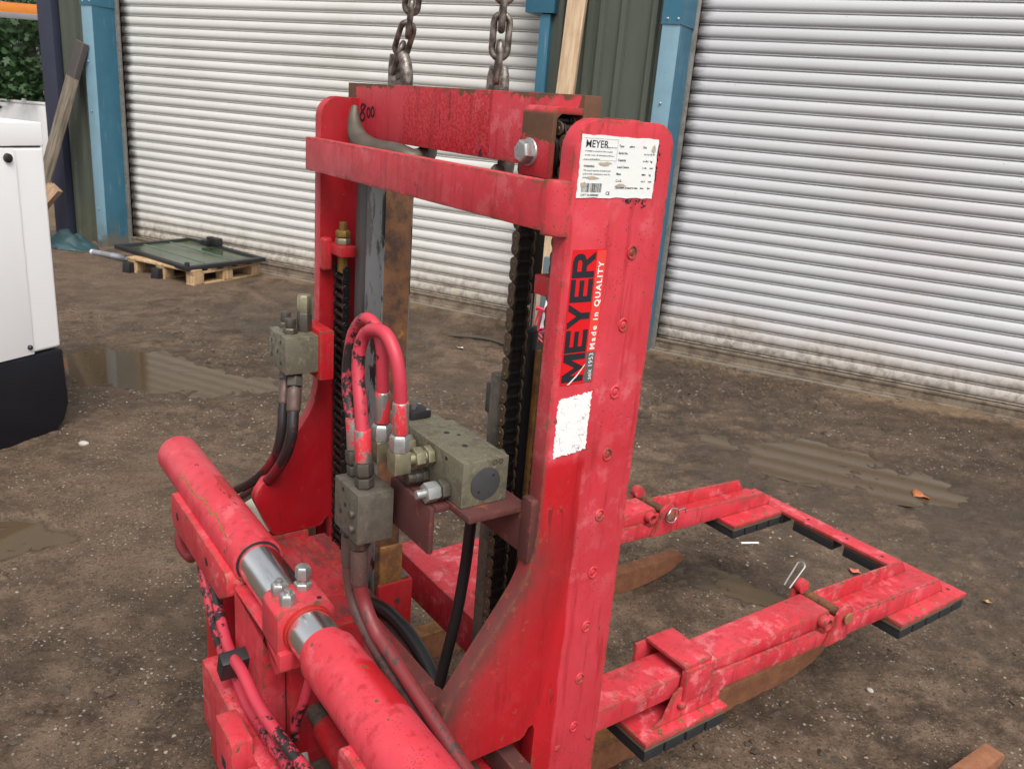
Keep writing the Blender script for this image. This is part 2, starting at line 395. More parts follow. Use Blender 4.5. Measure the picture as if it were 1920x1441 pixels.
# ================================================================== SETTING
WA = R(-25.63)
WM = Matrix.Translation((0, 6.168, 0)) @ Matrix.Rotation(WA, 4, 'Z')     # wall frame: x along the wall, -y towards the yard
def wempty(name, s, y, z=0, rz=0): return empty(name, WM @ Vector((s, y, z)), WA + rz)
ES = (math.cos(WA), math.sin(WA), 0)
def wall_s(k): return k.lin(k.geo(), ES[0], ES[1], 0, -6.168 * ES[1])

# ---- ground
PUD = [(-2.06, 4.36, .66, .32, -12, .030), (1.55, 3.80, .52, .22, -24, .0145), (.76, 2.60, .22, .09, -25, .016), (-1.75, 2.50, .22, .13, 10, .02)]
WATER = -.008
PN = (.45, 1.25, 1.2, 1)
def gheight(x, y):
    r = np.hypot(x, y - 2)
    z = (vnoise(x * .7, y * .7, 1) - .5) * .02 + (vnoise(x * 3.1, y * 3.1, 2) - .5) * .010
    n4 = vnoise(x * 9, y * 9, 3); n5 = vnoise(x * 23, y * 23, 4); n6 = vnoise(x * 55, y * 55, 5)
    z = z + (n4 - .5) * .007 + (n5 - .5) * .006 + np.maximum(n6 - .55, 0) * .012
    rough = np.clip((vnoise(x * 1.3 + 4, y * 1.3, 6) - .42) * 4, 0, 1)
    z = z + rough * (np.abs(vnoise(x * 31, y * 31, 7) - .5) * .022 + (vnoise(x * 16, y * 16, 10) - .5) * .012 - .004)
    z = z * np.clip(1.4 - r / 30, 0, 1) + .006
    for (cx, cy, rx, ry, a, d), pn in zip(PUD, PN):
        c, s_ = math.cos(R(a)), math.sin(R(a)); dx, dy = x - cx, y - cy
        u, v = (dx * c + dy * s_) / rx, (-dx * s_ + dy * c) / ry
        q = np.sqrt(u * u + v * v) + ((vnoise(x * 4, y * 4, 9) - .5) * .8 + (vnoise(x * 13, y * 13, 8) - .5) * .5) * pn
        z = z - d * np.clip((1.25 - q) / .5, 0, 1)
    return z
def axis(lo, hi, a, b, fine):
    c = list(np.arange(a, b, fine)); st = fine; p = a
    L = []; 
    while p > lo: st *= 1.13; p -= st; L.append(p)
    st = fine; p = c[-1]; H = []
    while p < hi: st *= 1.13; p += st; H.append(p)
    return np.array(L[::-1] + c + H)
xs = axis(-90, 90, -2.7, 2.9, .0125); ys = axis(-30, 120, 1.1, 5.2, .0125)
gx, gy = np.meshgrid(xs, ys); gz = gheight(gx, gy)
nx, ny = len(xs), len(ys)
gm = bpy.data.meshes.new('ground'); gm.vertices.add(nx * ny); gm.vertices.foreach_set('co', np.stack([gx, gy, gz], -1).astype(np.float32).ravel())
ii, jj = np.meshgrid(np.arange(nx - 1), np.arange(ny - 1)); q0 = (jj * nx + ii).ravel()
loops = np.stack([q0, q0 + 1, q0 + nx + 1, q0 + nx], -1).ravel().astype(np.int32)
nf = len(q0); gm.loops.add(nf * 4); gm.loops.foreach_set('vertex_index', loops); gm.polygons.add(nf)
gm.polygons.foreach_set('loop_start', np.arange(nf, dtype=np.int32) * 4); gm.polygons.foreach_set('use_smooth', np.ones(nf, dtype=bool)); gm.update(); gm.validate()
k = N('wet yard dirt'); P = k.geo(); z = k.xyz(P)[2]
n1, n2, n3 = k.noise(.9, 5, .6, P), k.noise(6, 7, .7, P), k.noise(55, 5, .7, P)
col = k.mix(k.step(n2, .34, .68), (.050, .033, .022), (.168, .115, .078))
col = k.mix(k.ma('MULTIPLY', k.step(n1, .42, .62), .6), col, (.126, .086, .058))
col = k.mix(k.ma('MULTIPLY', k.step(k.noise(14, 6, .75, P), .60, .72), .75), col, (.028, .022, .019))
col = k.mix(k.ma('MULTIPLY', k.step(n3, .52, .66), .5), col, (.20, .142, .100))
lo_ = k.noise(.38, 3, .55, P); col = k.mix(k.ma('MULTIPLY', k.step(lo_, .50, .40), .5), col, (.040, .027, .018)); col = k.mix(k.ma('MULTIPLY', k.step(lo_, .52, .62), .35), col, (.150, .105, .074))
col = k.mix(k.ma('MULTIPLY', k.step(k.noise(90, 5, .75, P), .52, .62), .7), col, (.030, .021, .015))
fl = k.vor(46, P); flm = k.ma('MULTIPLY', k.step(fl, .20, .13), k.step(k.noise(3.2, 3, .6, P), .44, .56))
col = k.mix(k.ma('MULTIPLY', flm, .75), col, (.36, .32, .28))
fl2 = k.vor(88, P); col = k.mix(k.ma('MULTIPLY', k.ma('MULTIPLY', k.step(fl2, .21, .13), k.step(k.noise(8, 3, .6, P), .46, .58)), .65), col, (.38, .31, .24))
fl3 = k.vor(70, k.map(P, (1, 1, 1), (3, 7, 0))); col = k.mix(k.ma('MULTIPLY', k.ma('MULTIPLY', k.step(fl3, .24, .14), k.step(k.noise(5, 3, .6, k.map(P, (1, 1, 1), (9, 2, 0))), .46, .58)), .8), col, (.030, .021, .016))
ws = k.lin(P, -ES[1], ES[0], 0, -6.168 * ES[0])     # distance into the wall
sand = k.ma('MULTIPLY', k.step(k.ma('ADD', ws, k.ma('MULTIPLY', k.ma('SUBTRACT', n2, .5), .5)), -.30, -.12), k.step(k.noise(1.6, 4, .6, P), .42, .55))
col = k.mix(k.ma('MULTIPLY', sand, .55), col, (.24, .165, .10))
wet = k.step(z, .006, -.006)
col = k.mix(k.ma('MULTIPLY', wet, .55), col, (.045, .034, .024))
ro = k.ma('SUBTRACT', k.ma('ADD', .52, k.ma('MULTIPLY', k.noise(2.4, 4, .6, P), .36)), k.ma('MULTIPLY', wet, .36))
bn = k.ma('ADD', k.ma('MULTIPLY', n3, .5), k.noise(140, 4, .7, P)); k.bump(bn, .8, .008)
gm.materials.append(k.set(col, ro, 0, .22))
ground = bpy.data.objects.new('ground', gm); C.objects.link(ground); setkind(ground, 'structure')

k = N('muddy puddle water'); k.bump(k.noise(7, 2, .5, k.geo()), .02, .01)
k.set((.082, .056, .032), .05, 0, .32, IOR=1.33); M['water'] = k.m
for cx, cy, rx, ry, a, d in PUD:
    g = G(); n = 40; f = 1.45
    g.add([(f * rx * math.cos(2 * math.pi * i / n), f * ry * math.sin(2 * math.pi * i / n), 0) for i in range(n)], [list(range(n))])
    o = g.build('puddle', 'water', None, 0); o.location = (cx, cy, WATER); o.rotation_euler.z = R(a); setkind(o, 'structure')

# ---- loose stones and grit pressed into the dirt (uncountable)
rng = np.random.default_rng(3)
M['stone'] = None
k = N('pale grit'); k.set(k.mix(k.noise(9, 3, .6, k.geo()), (.12, .09, .065), (.40, .34, .26)), .8); M['stone'] = k.m
def grit(n, x0, x1, y0, y1, s0, s1, name, flat=.7, clump=0.0):
    px, py = rng.uniform(x0, x1, n), rng.uniform(y0, y1, n); pz = gheight(px, py)
    ok = (pz > WATER + .002) & (vnoise(px * 2.3, py * 2.3, 31) > clump)
    sz = s0 + (s1 - s0) * rng.random(n) ** 4
    base = np.array([(0, 0, 1.0)] + [(math.cos(i * 1.257 + j * .6) * w, math.sin(i * 1.257 + j * .6) * w, zz) for j, (w, zz) in enumerate(((.85, .55), (1.0, -.25))) for i in range(5)])
    fc = [(0, 1 + i, 1 + (i + 1) % 5) for i in range(5)]
    for i in range(5): a, b, c_, d = 1 + i, 1 + (i + 1) % 5, 6 + i, 6 + (i + 1) % 5; fc += [(a, c_, b), (b, c_, d)]
    fc = np.array(fc); m = len(base); V, F = [], []
    for i in np.nonzero(ok)[0]:
        a = rng.uniform(0, 6.28); c, s_ = math.cos(a), math.sin(a); b = base * sz[i] * rng.uniform(.6, 1.35, (m, 3)) * np.array([1.2, .85, flat])
        F.append(fc + m * len(V)); V.append(np.stack([b[:, 0] * c - b[:, 1] * s_ + px[i], b[:, 0] * s_ + b[:, 1] * c + py[i], b[:, 2] + pz[i]], -1))
    me = bpy.data.meshes.new(name); me.from_pydata(np.concatenate(V).tolist(), [], np.concatenate(F).tolist()); me.materials.append(M['stone'])
    o = bpy.data.objects.new(name, me); C.objects.link(o); setkind(o, 'stuff'); return o
o = grit(15000, -3, 3.2, 1.4, 5.6, .0010, .0068, 'gravel', .5, .52)
o['label'] = 'fine pale gravel and grit scattered over the wet dirt'; o['category'] = 'gravel'
k = N('dark dirt clods'); k.bump(k.noise(60, 4, .7, k.geo()), .6, .006); k.set(k.mix(k.noise(20, 4, .6, k.geo()), (.030, .021, .015), (.085, .060, .043)), .75); M['stone'] = k.m
o = grit(9000, -3, 3.2, 1.4, 5.8, .002, .015, 'dirt_clods', .5, .45)
o['label'] = 'dark crumbs of mud scattered over the yard'; o['category'] = 'dirt'

# ---- warehouse: cladding, posts, upper wall
def green_clad():
    k = N('dark green cladding'); P = k.obj(); st = k.noise(10, 5, .65, k.map(P, (2.5, 2.5, .25)))
    col = k.mix(st, (.052, .062, .048), (.092, .102, .078))
    fl = k.step(k.vor(16, k.map(P, (1, 1, .5))), .07, .04); col = k.mix(k.ma('MULTIPLY', fl, .6), col, (.30, .31, .27))
    col = k.mix(k.ma('MULTIPLY', k.step(k.xyz(P)[2], .5, .0), k.step(k.noise(9, 5, .7), .4, .6)), col, (.10, .095, .06))
    return k.set(col, .5)
def blue_paint(name, c):
    k = N(name); P = k.obj(); n = k.noise(7, 6, .65); st = k.noise(14, 4, .6, k.map(P, (3, 3, .3)))
    col = k.mix(n, rgb_n(c, .8), rgb_n(c, 1.2)); col = k.mix(k.ma('MULTIPLY', k.step(st, .58, .75), .3), col, (.33, .38, .38))
    col = k.mix(k.ma('MULTIPLY', k.step(k.noise(17, 7, .75), .66, .70), .7), col, (.05, .05, .045))
    col = k.mix(k.ma('MULTIPLY', k.step(k.xyz(P)[2], .35, .0), k.step(n, .35, .6)), col, (.13, .12, .09))
    return k.set(col, .45)
M['green'] = green_clad(); M['blue'] = blue_paint('blue post paint', (.030, .125, .190)); M['blue_lit'] = blue_paint('lit side blue flashing', (.20, .34, .42))  # one post blue in two tones: fronts lightened, reveals darkened, light put into colour
M['navy'] = plain('navy flashing', (.032, .036, .062), .5, 0, .25, 6); M['screw'] = plain('screw head', (.36, .40, .42), .4, .6)
M['guide'] = metal_dirty('shutter guide steel', (.30, .29, .27), .5, .5, .5, (.05, .04, .03), 10)
M['dark'] = plain('dark interior', (.02, .02, .02), .8)
bld = wempty('warehouse_building', -.2, .2)
tag(bld, 'industrial unit with green cladding and blue steel door posts', 'building')
def bp(name, g, m, bevel=0): 
    o = g.build(name, m, bld, bevel); return o
B0 = -.2                                           # building empty sits at s=-.2, y=.2
def wb(g, s0, s1, y0, y1, z0, z1): return g.box(s0 - B0, s1 - B0, y0 - .2, y1 - .2, z0, z1)
def clad(s0, s1, yf, z0, z1, ribs):
    """sheet with trapezoid ribs standing proud of the pan"""
    pts = [(s0, yf)]
    for r in ribs: pts += [(r - .028, yf), (r - .016, yf - .030), (r + .016, yf - .030), (r + .028, yf)]
    pts.append((s1, yf)); poly = pts + [(u, v + .012) for u, v in pts[::-1]]
    g = G(); g.prism([(u - B0, v - .2) for u, v in poly], 'z', z0, z1); bp('cladding_panel', g, 'green')
clad(.16, .94, -.20, 0, 4.4, (.24, .44, .52, .66, .86))
clad(-4.75, -4.22, -.20, 0, 4.4, (-4.56, -4.40, -4.29))
clad(-4.22, .16, -.06, 3.25, 4.4, [-4.1 + .2 * i for i in range(21)])
clad(.94, 5.2, -.06, 3.25, 4.4, [1.1 + .2 * i for i in range(20)])
def post(s0, s1, back, z1=4.4, cap=2.06):
    g = G(); g.prism([(s0 - B0, -.28 - .2), (s1 - B0, -.28 - .2), (s1 - B0, -.272 - .2), (s0 + .006 - B0, -.272 - .2), (s0 + .006 - B0, -.19 - .2), (s0 - B0, -.19 - .2)], 'z', 0, z1)
    o = bp('post_flashing', g, 'blue_lit', .002)
    g = G(); g.prism([(s1 - .001 - B0, -.281 - .2), (s1 + .002 - B0, -.281 - .2), (back - B0, -.02 - .2), (back - .008 - B0, -.02 - .2)], 'z', 0, z1)
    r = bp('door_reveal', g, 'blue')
    g = G(); g.prism([(s0 - .007 - B0, -.287 - .2), (s1 + .006 - B0, -.287 - .2), (back + .008 - B0, -.03 - .2), (back + .003 - B0, -.03 - .2), (s1 + .002 - B0, -.283 - .2), (s0 - .007 - B0, -.283 - .2)], 'z', cap, cap + 1.2)
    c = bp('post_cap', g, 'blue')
    for s_, zz in ((s0 + .03, cap + .03), (s1 - .02, cap + .03), (s0 + .05, cap - .45), (s0 + .05, 1.2), (s0 + .05, .35)):
        h = G(); h.sphere((s_ - B0, -.288 - .2, zz), .0085, 8, 6, (1, .5, 1)); h.build('screw', 'screw', o)
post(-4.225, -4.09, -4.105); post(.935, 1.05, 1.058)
g = G(); wb(g, .10, .17, -.24, 0, 0, 2.10); bp('door_trim', g, 'blue', .002)
g = G(); wb(g, -.005, .20, -.255, .0, 2.105, 3.3); bp('door_header', g, 'blue', .002)
g = G(); wb(g, -4.79, -4.60, -.29, -.215, 0, 4.4); bp('corner_post', g, 'navy', .004)
g = G(); wb(g, -4.75, -4.225, -.18, .1, 0, 4.4); wb(g, .2, .94, -.18, .1, 0, 4.4); wb(g, -4.75, 6.5, .1, 9, 0, 4.6); bp('shed_body', g, 'dark')
g = G(); wb(g, -4.9, 6.5, -.35, .2, 4.4, 4.6); bp('gutter', g, 'navy', .01)
# concrete sill under the shutters
k = N('door sill concrete'); k.bump(k.noise(60, 4, .7), .5, .004); M['sill'] = k.set(k.mix(k.noise(12, 6, .7), (.10, .085, .065), (.27, .24, .20)), .8)

# ---- roller shutters, every lath its own object
def shutter_mat(name, c, grease_at=None):
    k = N(name); P = k.geo(); s = wall_s(k); z = k.xyz(P)[2]
    sm = k.noise(1.2, 5, .65, k.map(P, (1, 1, 2.2))); fine = k.noise(26, 5, .7, k.map(P, (.5, .5, 1)))
    col = k.mix(sm, rgb_n(c, .90), rgb_n(c, 1.06))
    rain = k.noise(30, 3, .6, k.map(P, (1, 1, .06))); col = k.mix(k.ma('MULTIPLY', k.step(rain, .58, .8), .18), col, rgb_n(c, .6))
    col = k.mix(k.ma('MULTIPLY', k.rnd(), .22), col, rgb_n(c, .72))
    big = k.noise(.55, 4, .6, P); col = k.mix(k.ma('MULTIPLY', k.step(big, .5, .72), .3), col, (.36, .33, .28))
    lowz = k.ma('ADD', z, k.ma('MULTIPLY', k.ma('SUBTRACT', k.noise(5, 5, .7, k.map(P, (1, 1, .4))), .5), .35))
    tan = k.step(lowz, .46, .06); col = k.mix(k.ma('MULTIPLY', tan, .6), col, (.36, .28, .19))
    mud = k.ma('MULTIPLY', k.step(lowz, .36, .02), k.step(k.noise(22, 7, .78, k.map(P, (1, 1, .8))), .42, .62)); col = k.mix(k.ma('MULTIPLY', mud, .75), col, (.055, .04, .028))
    col = k.mix(k.ma('MULTIPLY', k.step(fine, .68, .74), .25), col, (.22, .17, .12))
    dot = k.step(k.vor(7, P), .035, .02); col = k.mix(k.ma('MULTIPLY', dot, .6), col, (.10, .08, .06))
    if grease_at is not None:
        gz = k.ma('MULTIPLY', k.step(k.ma('ADD', s, k.ma('MULTIPLY', k.noise(13, 4, .7, k.map(P, (.5, .5, 2))), -.12)), grease_at + .06, grease_at - .05), .95)
        col = k.mix(gz, col, (.022, .016, .012))
    return k.set(col, k.ma('ADD', .34, k.ma('MULTIPLY', fine, .2)), 0, .5)
M['shut_a'] = shutter_mat('warm white shutter', (.61, .60, .57), -4.06); M['shut_b'] = shutter_mat('cool grey shutter', (.505, .50, .515), 1.06)
M['rail'] = metal_dirty('rusty bottom rail', (.24, .19, .14), .6, .2, .7, (.07, .045, .03), 12)
PROF = [(0, -.006), (.0022, .0010), (.0040, .0052), (.0078, .0058), (.0098, .0020), (.0110, -.006), (.0128, .0000), (.0160, .0052), (.0230, .0098), (.0330, .0122), (.0440, .0124), (.0560, .0104), (.0660, .0070), (.0740, .0032), (.0790, .0), (.080, -.006)]
def shutter(name, s0, s1, m, label):
    root = wempty(name, (s0 + s1) / 2, 0); tag(root, label, 'roller shutter'); hw = (s1 - s0) / 2
    poly = [(-d, z) for z, d in PROF] + [(.011, .080), (.011, 0)]
    g = G(); g.prism(poly, 'x', -hw, hw); me = g.mesh('slat', [m], 0, 2, 50)
    for i in range(39):
        o = bpy.data.objects.new('slat', me); C.objects.link(o); o.parent = root; o.location = (0, random.uniform(-.001, .001), .088 + .0801 * i + random.uniform(-.0006, .0006)); o.rotation_euler.y = random.uniform(-.0005, .0005)
    g = G(); g.box(-hw, hw, -.022, .012, .012, .075); g.box(-hw, hw, -.05, .0, .008, .022); g.box(-hw, hw, -.03, .0, .07, .086); g.build('bottom_rail', 'rail', root, .002)
    for e, w in ((-hw, -.035), (hw, .035)):
        g = G(); a, b = min(e, e + w), max(e, e + w); g.box(a, b, -.045, -.02, .0, 3.25); g.build('side_guide', 'guide', root, .002)
    return root
shutter('roller_shutter', -4.07, .075, 'shut_a', 'warm white roller shutter behind the lifting chains, left of the timber plank')
shutter('roller_shutter', 1.085, 5.0, 'shut_b', 'cool grey roller shutter filling the right side of the yard wall')
g = G(); wb(g, -4.09, .10, -.07, .1, -.05, .010); wb(g, 1.05, 5.1, -.07, .1, -.05, .010); bp('door_sill', g, 'sill', .003)

# ---- trees and far things seen past the corner of the building
M['bark'] = plain('bark', (.06, .048, .035), .85, 0, .35, 12, .5)
def leaf_mat(name, a, b):
    k = N(name); r = k.noise(1.7, 3, .6, k.geo()); k.set(k.mix(k.step(r, .3, .7), a, b), .5)
    tr = k.new('ShaderNodeBsdfTranslucent'); k.put(tr.inputs[0], k.mix(r, rgb_n(a, 1.5), rgb_n(b, 1.5))); ad = k.new('ShaderNodeMixShader'); ad.inputs[0].default_value = .35
    k.link(k.b.outputs[0], ad.inputs[1]); k.link(tr.outputs[0], ad.inputs[2]); k.link(ad.outputs[0], k.out.inputs[0]); return k.m
M['leaf_a'] = leaf_mat('maple leaves', (.022, .060, .022), (.060, .125, .045)); M['leaf_b'] = leaf_mat('olive leaves', (.035, .055, .016), (.10, .115, .035))
def tree(name, loc, h, cr, nleaf, lm, label, seed):
    rg = np.random.default_rng(seed); root = empty(name, loc); tag(root, label, 'tree', 'trees behind the yard')
    g = G(); tips = []
    g.tube([(0, 0, -.1), (.05, .03, h * .3), (-.05, .05, h * .62), (.05, 0, h * .92)], [.16, .12, .08, .02], 9)
    for i in range(11):
        z = h * (.12 + .07 * i); a = i * 2.4 + rg.uniform(-.4, .4); L = cr * rg.uniform(.6, 1.0)
        p = [Vector((0, 0, z)), Vector((math.cos(a) * L * .5, math.sin(a) * L * .5, z + .25)), Vector((math.cos(a) * L, math.sin(a) * L, z + .45))]; g.tube(p, [.05, .03, .008], 6); tips += p[1:]
    g.build('trunk', 'bark', root)
    ncl = 90; cl = []
    for i in range(ncl):
        u = rg.normal(size=3); u /= np.linalg.norm(u); rr_ = rg.uniform(.35, 1) ** .6
        cl.append(np.array([u[0] * cr * rr_, u[1] * cr * rr_, h * .52 + u[2] * h * .46 * rr_]))
    cl = np.array(cl); c = cl[rg.integers(0, ncl, nleaf)] + rg.normal(size=(nleaf, 3)) * np.array([.24, .24, .2])
    nrm = rg.normal(size=(nleaf, 3)) * .6 + np.array([0, -.3, .8]); nrm /= np.linalg.norm(nrm, axis=1)[:, None]
    t = np.cross(nrm, rg.normal(size=(nleaf, 3))); t /= np.linalg.norm(t, axis=1)[:, None]; b = np.cross(nrm, t); sz = rg.uniform(.045, .085, nleaf)[:, None]
    # five-lobed leaf outline folded a little along the midrib
    sh = [(-.95, 0, 0), (-.35, .75, .12), (-.1, .35, .05), (.45, .85, .12), (.35, .3, .04), (1.1, 0, -.1), (.35, -.3, .04), (.45, -.85, .12), (-.1, -.35, .05), (-.35, -.75, .12)]
    V = np.stack([c + t * sz * p[0] + b * sz * p[1] + nrm * sz * p[2] for p in sh], 1).reshape(-1, 3)
    me = bpy.data.meshes.new('crown'); n = len(sh); me.vertices.add(len(V)); me.vertices.foreach_set('co', V.astype(np.float32).ravel())
    me.loops.add(nleaf * n); me.loops.foreach_set('vertex_index', np.arange(nleaf * n, dtype=np.int32)); me.polygons.add(nleaf); me.polygons.foreach_set('loop_start', np.arange(nleaf, dtype=np.int32) * n); me.update(); me.validate()
    me.materials.append(M[lm]); o = bpy.data.objects.new('crown', me); C.objects.link(o); o.parent = root
tree('maple_tree', (-8.9, 15.6, 0), 4.2, 1.9, 9000, 'leaf_a', 'broad leaved green tree left of the navy corner post', 1)
tree('maple_tree', (-8.0, 18.6, 0), 5.2, 2.2, 6000, 'leaf_b', 'olive green tree farther back behind the nearer tree', 2)
tree('maple_tree', (-11.8, 17.4, 0), 5.0, 2.3, 6000, 'leaf_a', 'tree at the far left edge behind the white cabinet', 3)
M['white_panel'] = plain('chalky white panel', (.62, .62, .63), .6, 0, .15, 5)
g = G(); g.box(-1.7, 1.7, -.02, .02, 0, 1.0); 
for i in range(5): g.box(-1.7 + .8 * i, -1.64 + .8 * i, .02, .06, 0, 1.05)
g.box(-1.7, 1.7, -.03, .03, .98, 1.02)
o = g.build('panel_fence', 'white_panel', None, .004); o.location = (-8.2, 14.2, 0); tag(o, 'low white panel fence in front of the green trees', 'fence')
M['orange'] = plain('orange machine paint', (.62, .20, .025), .45, 0, .15, 5); M['mgreen'] = plain('faded green machine paint', (.10, .17, .12), .6, 0, .3, 5); M['mgrey'] = plain('grey steel', (.24, .24, .25), .5, .3, .2, 6)
bm_ = empty('loader_boom', (-7.2, 10.9, 0), R(-3)); tag(bm_, 'orange and green machine boom reaching in above the trees', 'machine')
g = G(); g.box(-3, 2, -.16, .16, 2.12, 2.22); g.box(-3, 2, -.14, .14, 2.22, 2.235); g.build('beam', 'orange', bm_, .01)
g = G(); g.box(-3, 2, -.17, -.13, 2.06, 2.125); g.build('lower_flange', 'mgrey', bm_, .005)
g = G(); g.box(-3, .42, -.1, .3, 2.235, 2.75); g.build('housing', 'mgreen', bm_, .015)
g = G(); g.prism([(-1.6, 2.06), (.42, 2.06), (.40, 1.83), (.30, 1.83)], 'y', -.06, .06); g.build('gusset', 'mgreen', bm_, .006)
g = G(); g.box(-2.6, -2.3, -.15, .15, 0, 2.08); g.build('mast', 'mgrey', bm_, .01)

# ================================================================== THINGS IN THE YARD
# ---- white cabinet with black base
M['cab_white'] = plain('white powder coat', (.87, .87, .87), .38, 0, .02, 4, .03); M['cab_black'] = plain('navy black base paint', (.005, .006, .011), .45, 0, .4, 9)
M['seam'] = plain('dark seam', (.05, .05, .05), .7)
cab = empty('generator_cabinet', (-1.956, 3.48, 0), math.atan2(.38, -.925)); tag(cab, 'white metal generator cabinet with black base at the left edge', 'cabinet')
g = G(); g.prism([(.0, .376), (1.3, .376), (1.3, 1.208), (.0, 1.208)], 'x', .006, .8); g.build('body', 'cab_white', cab, .012, 3)
g = G(); g.prism([(.0, 1.214), (1.3, 1.214), (1.3, 1.300), (1.295, 1.305), (.005, 1.305), (.0, 1.300)], 'x', .004, .8); g.build('lid', 'cab_white', cab, .006, 3)
g = G(); g.prism([(.132, .372), (1.2, .372), (1.2, 1.206), (.132, 1.206)], 'x', .000, .02); d = g.build('door_panel', 'cab_white', cab, .003, 2)
g = G(); g.box(.012, .79, .01, 1.29, 1.205, 1.217); g.build('lid_seam', 'seam', cab)
g = G(); g.prism([(.0, .368), (1.3, .368), (1.3, .10), (1.22, .0), (.075, .0), (.02, .045), (-.008, .12)], 'x', -.004, .81); g.build('base', 'cab_black', cab, .012, 2)
for y, zz in ((.165, 1.17), (.152, .405), (1.15, 1.17)):
    r = .019 if zz > 1 else .011
    g = G(); g.cyl((.003, y, zz), (-.008, y, zz), r, r * .9, 16); g.cyl((-.008, y, zz), (-.012, y, zz), r * .9, r * .6, 16); g.build('latch_knob', 'black', d, 0)

# ---- leaning timber
def timber(name, a, b, w, t, m, label, cat='plank', tip=None, twist=0):
    a, b = WM @ Vector(a), WM @ Vector(b); d = b - a; L = d.length
    g = G(); n = 7; prev = None
    for i in range(n):
        f = i / (n - 1); ww = w / 2 * (1 + .04 * math.sin(f * 9 + w * 50)); x = .006 * math.sin(f * 5)
        ring = [(-ww + x, -t / 2, L * f), (ww + x, -t / 2, L * f), (ww + x, t / 2, L * f), (-ww + x, t / 2, L * f)]
        o_ = len(g.v); g.v += ring
        if i: 
            for j in range(4): g.f.append([o_ - 4 + j, o_ - 4 + (j + 1) % 4, o_ + (j + 1) % 4, o_ + j]); g.mi.append(1 if tip and f > tip else 0)
        else: g.f.append([o_ + 3, o_ + 2, o_ + 1, o_]); g.mi.append(0)
    g.f.append([o_, o_ + 1, o_ + 2, o_ + 3]); g.mi.append(1 if tip else 0)
    o = g.build(name, m, None, .003)
    zq = d.normalized(); xq = (Vector(ES) - zq * Vector(ES).dot(zq)).normalized(); yq = zq.cross(xq)
    o.matrix_world = Matrix(((xq.x, yq.x, zq.x, a.x), (xq.y, yq.y, zq.y, a.y), (xq.z, yq.z, zq.z, a.z), (0, 0, 0, 1))) @ Matrix.Rotation(twist, 4, 'Z'); return tag(o, label, cat)
def wood(name, a, b, sc=9):
    k = N(name); P = k.map(k.obj(), (1, 1, .07)); n = k.noise(sc * 6, 6, .65, P); m = k.noise(3, 4, .6)
    col = k.mix(k.step(n, .35, .68), a, b); col = k.mix(k.ma('MULTIPLY', k.step(m, .5, .7), .45), col, rgb_n(a, .55)); k.bump(n, .3, .002); return k.set(col, .75)
M['wood_pale'] = wood('pale new timber', (.40, .27, .16), (.58, .43, .29)); M['wood_grey'] = wood('weathered timber', (.105, .085, .060), (.27, .22, .165)); M['wood_mid'] = wood('planed timber', (.28, .17, .10), (.44, .29, .19))
M['wood_pallet'] = wood('pallet wood', (.34, .21, .10), (.58, .41, .24)); M['tip_paint'] = plain('dark painted end', (.055, .045, .045), .7)
timber('timber_plank', (.340, -.48, 0), (.400, -.275, 2.75), .115, .055, 'wood_pale', 'tall pale timber plank leaning on the wall between the two shutters', twist=R(10))
timber('timber_plank', (-4.70, -.66, 0), (-4.22, -.29, 1.76), .165, .05, ['wood_grey', 'tip_paint'], 'grey weathered plank with dark tip leaning on green cladding', tip=.86, twist=R(-14))
timber('timber_offcut', (-4.52, -.98, 0), (-4.13, -.72, .56), .10, .09, 'wood_mid', 'short sawn timber offcut leaning behind the white cabinet', 'timber', twist=R(30))

# ---- pallet with a glazed frame lying on it
pal = wempty('wooden_pallet', -2.76, -.505, 0, R(-1)); tag(pal, 'small wooden pallet standing in front of the white shutter', 'pallet')
for i, y in enumerate((-.31, -.155, 0, .155, .31)):
    g = G(); g.box(-.375, .375, y - .045, y + .045, .108, .126); g.build('deck_board', 'wood_pallet', pal, .002)
for s_ in (-.33, 0, .33):
    g = G(); g.box(s_ - .045, s_ + .045, -.35, .35, .090, .1075); g.build('stringer', 'wood_pallet', pal, .002)
    g = G(); g.box(s_ - .045, s_ + .045, -.35, .35, .0, .016); g.build('runner', 'wood_pallet', pal, .002)
    for y in (-.30, 0, .30):
        g = G(); g.box(s_ - .05, s_ + .05, y - .045, y + .045, .0165, .0895); g.build('block', 'wood_pallet', pal, .003)
for s_ in (-.33, 0):
    g = G(); g.prism([(-.405, .0), (-.352, .0), (-.352, .088), (-.395, .088)], 'x', s_ - .05, s_ + .03); g.build('end_cap', 'black', pal, .003)
fr = wempty('window_frame', -2.90, -.43, .128, R(-12)); fr.rotation_euler.x = R(1.5); tag(fr, 'black framed glass window lying flat on the pallet', 'window')
for a in ((-.56, .56, -.36, -.31), (-.56, .56, .31, .36), (-.56, -.51, -.31, .31), (.51, .56, -.31, .31)):
    g = G(); g.box(a[0], a[1], a[2], a[3], .0, .032); g.build('frame_bar', 'black', fr, .004)
k = N('dirty green glass'); n = k.noise(5, 6, .7); M['pane'] = k.set(k.mix(k.step(n, .4, .65), (.022, .036, .018), (.065, .085, .05)), k.ma('ADD', .05, k.ma('MULTIPLY', n, .25)), 0, .7)
g = G(); g.box(-.511, .511, -.311, .311, .010, .018); g.build('pane', 'pane', fr)
for y in (-.12, .12):
    g = G(); g.box(-.51, .51, y - .006, y + .006, .0181, .022); g.build('glazing_bar', 'mgreen', fr)
g = G(); g.box(-.22, -.06, .30, .36, .033, .095); g.box(-.21, -.15, .24, .30, .033, .075); g.build('hinge_block', 'black', fr, .006)
g = G(); g.cyl((.52, -.33, .032), (.52, -.33, .062), .02, .018, 12); g.build('knob', 'black', fr)
M['cart'] = plain('silver grey cartridge', (.34, .36, .39), .35, .4, .15, 20)
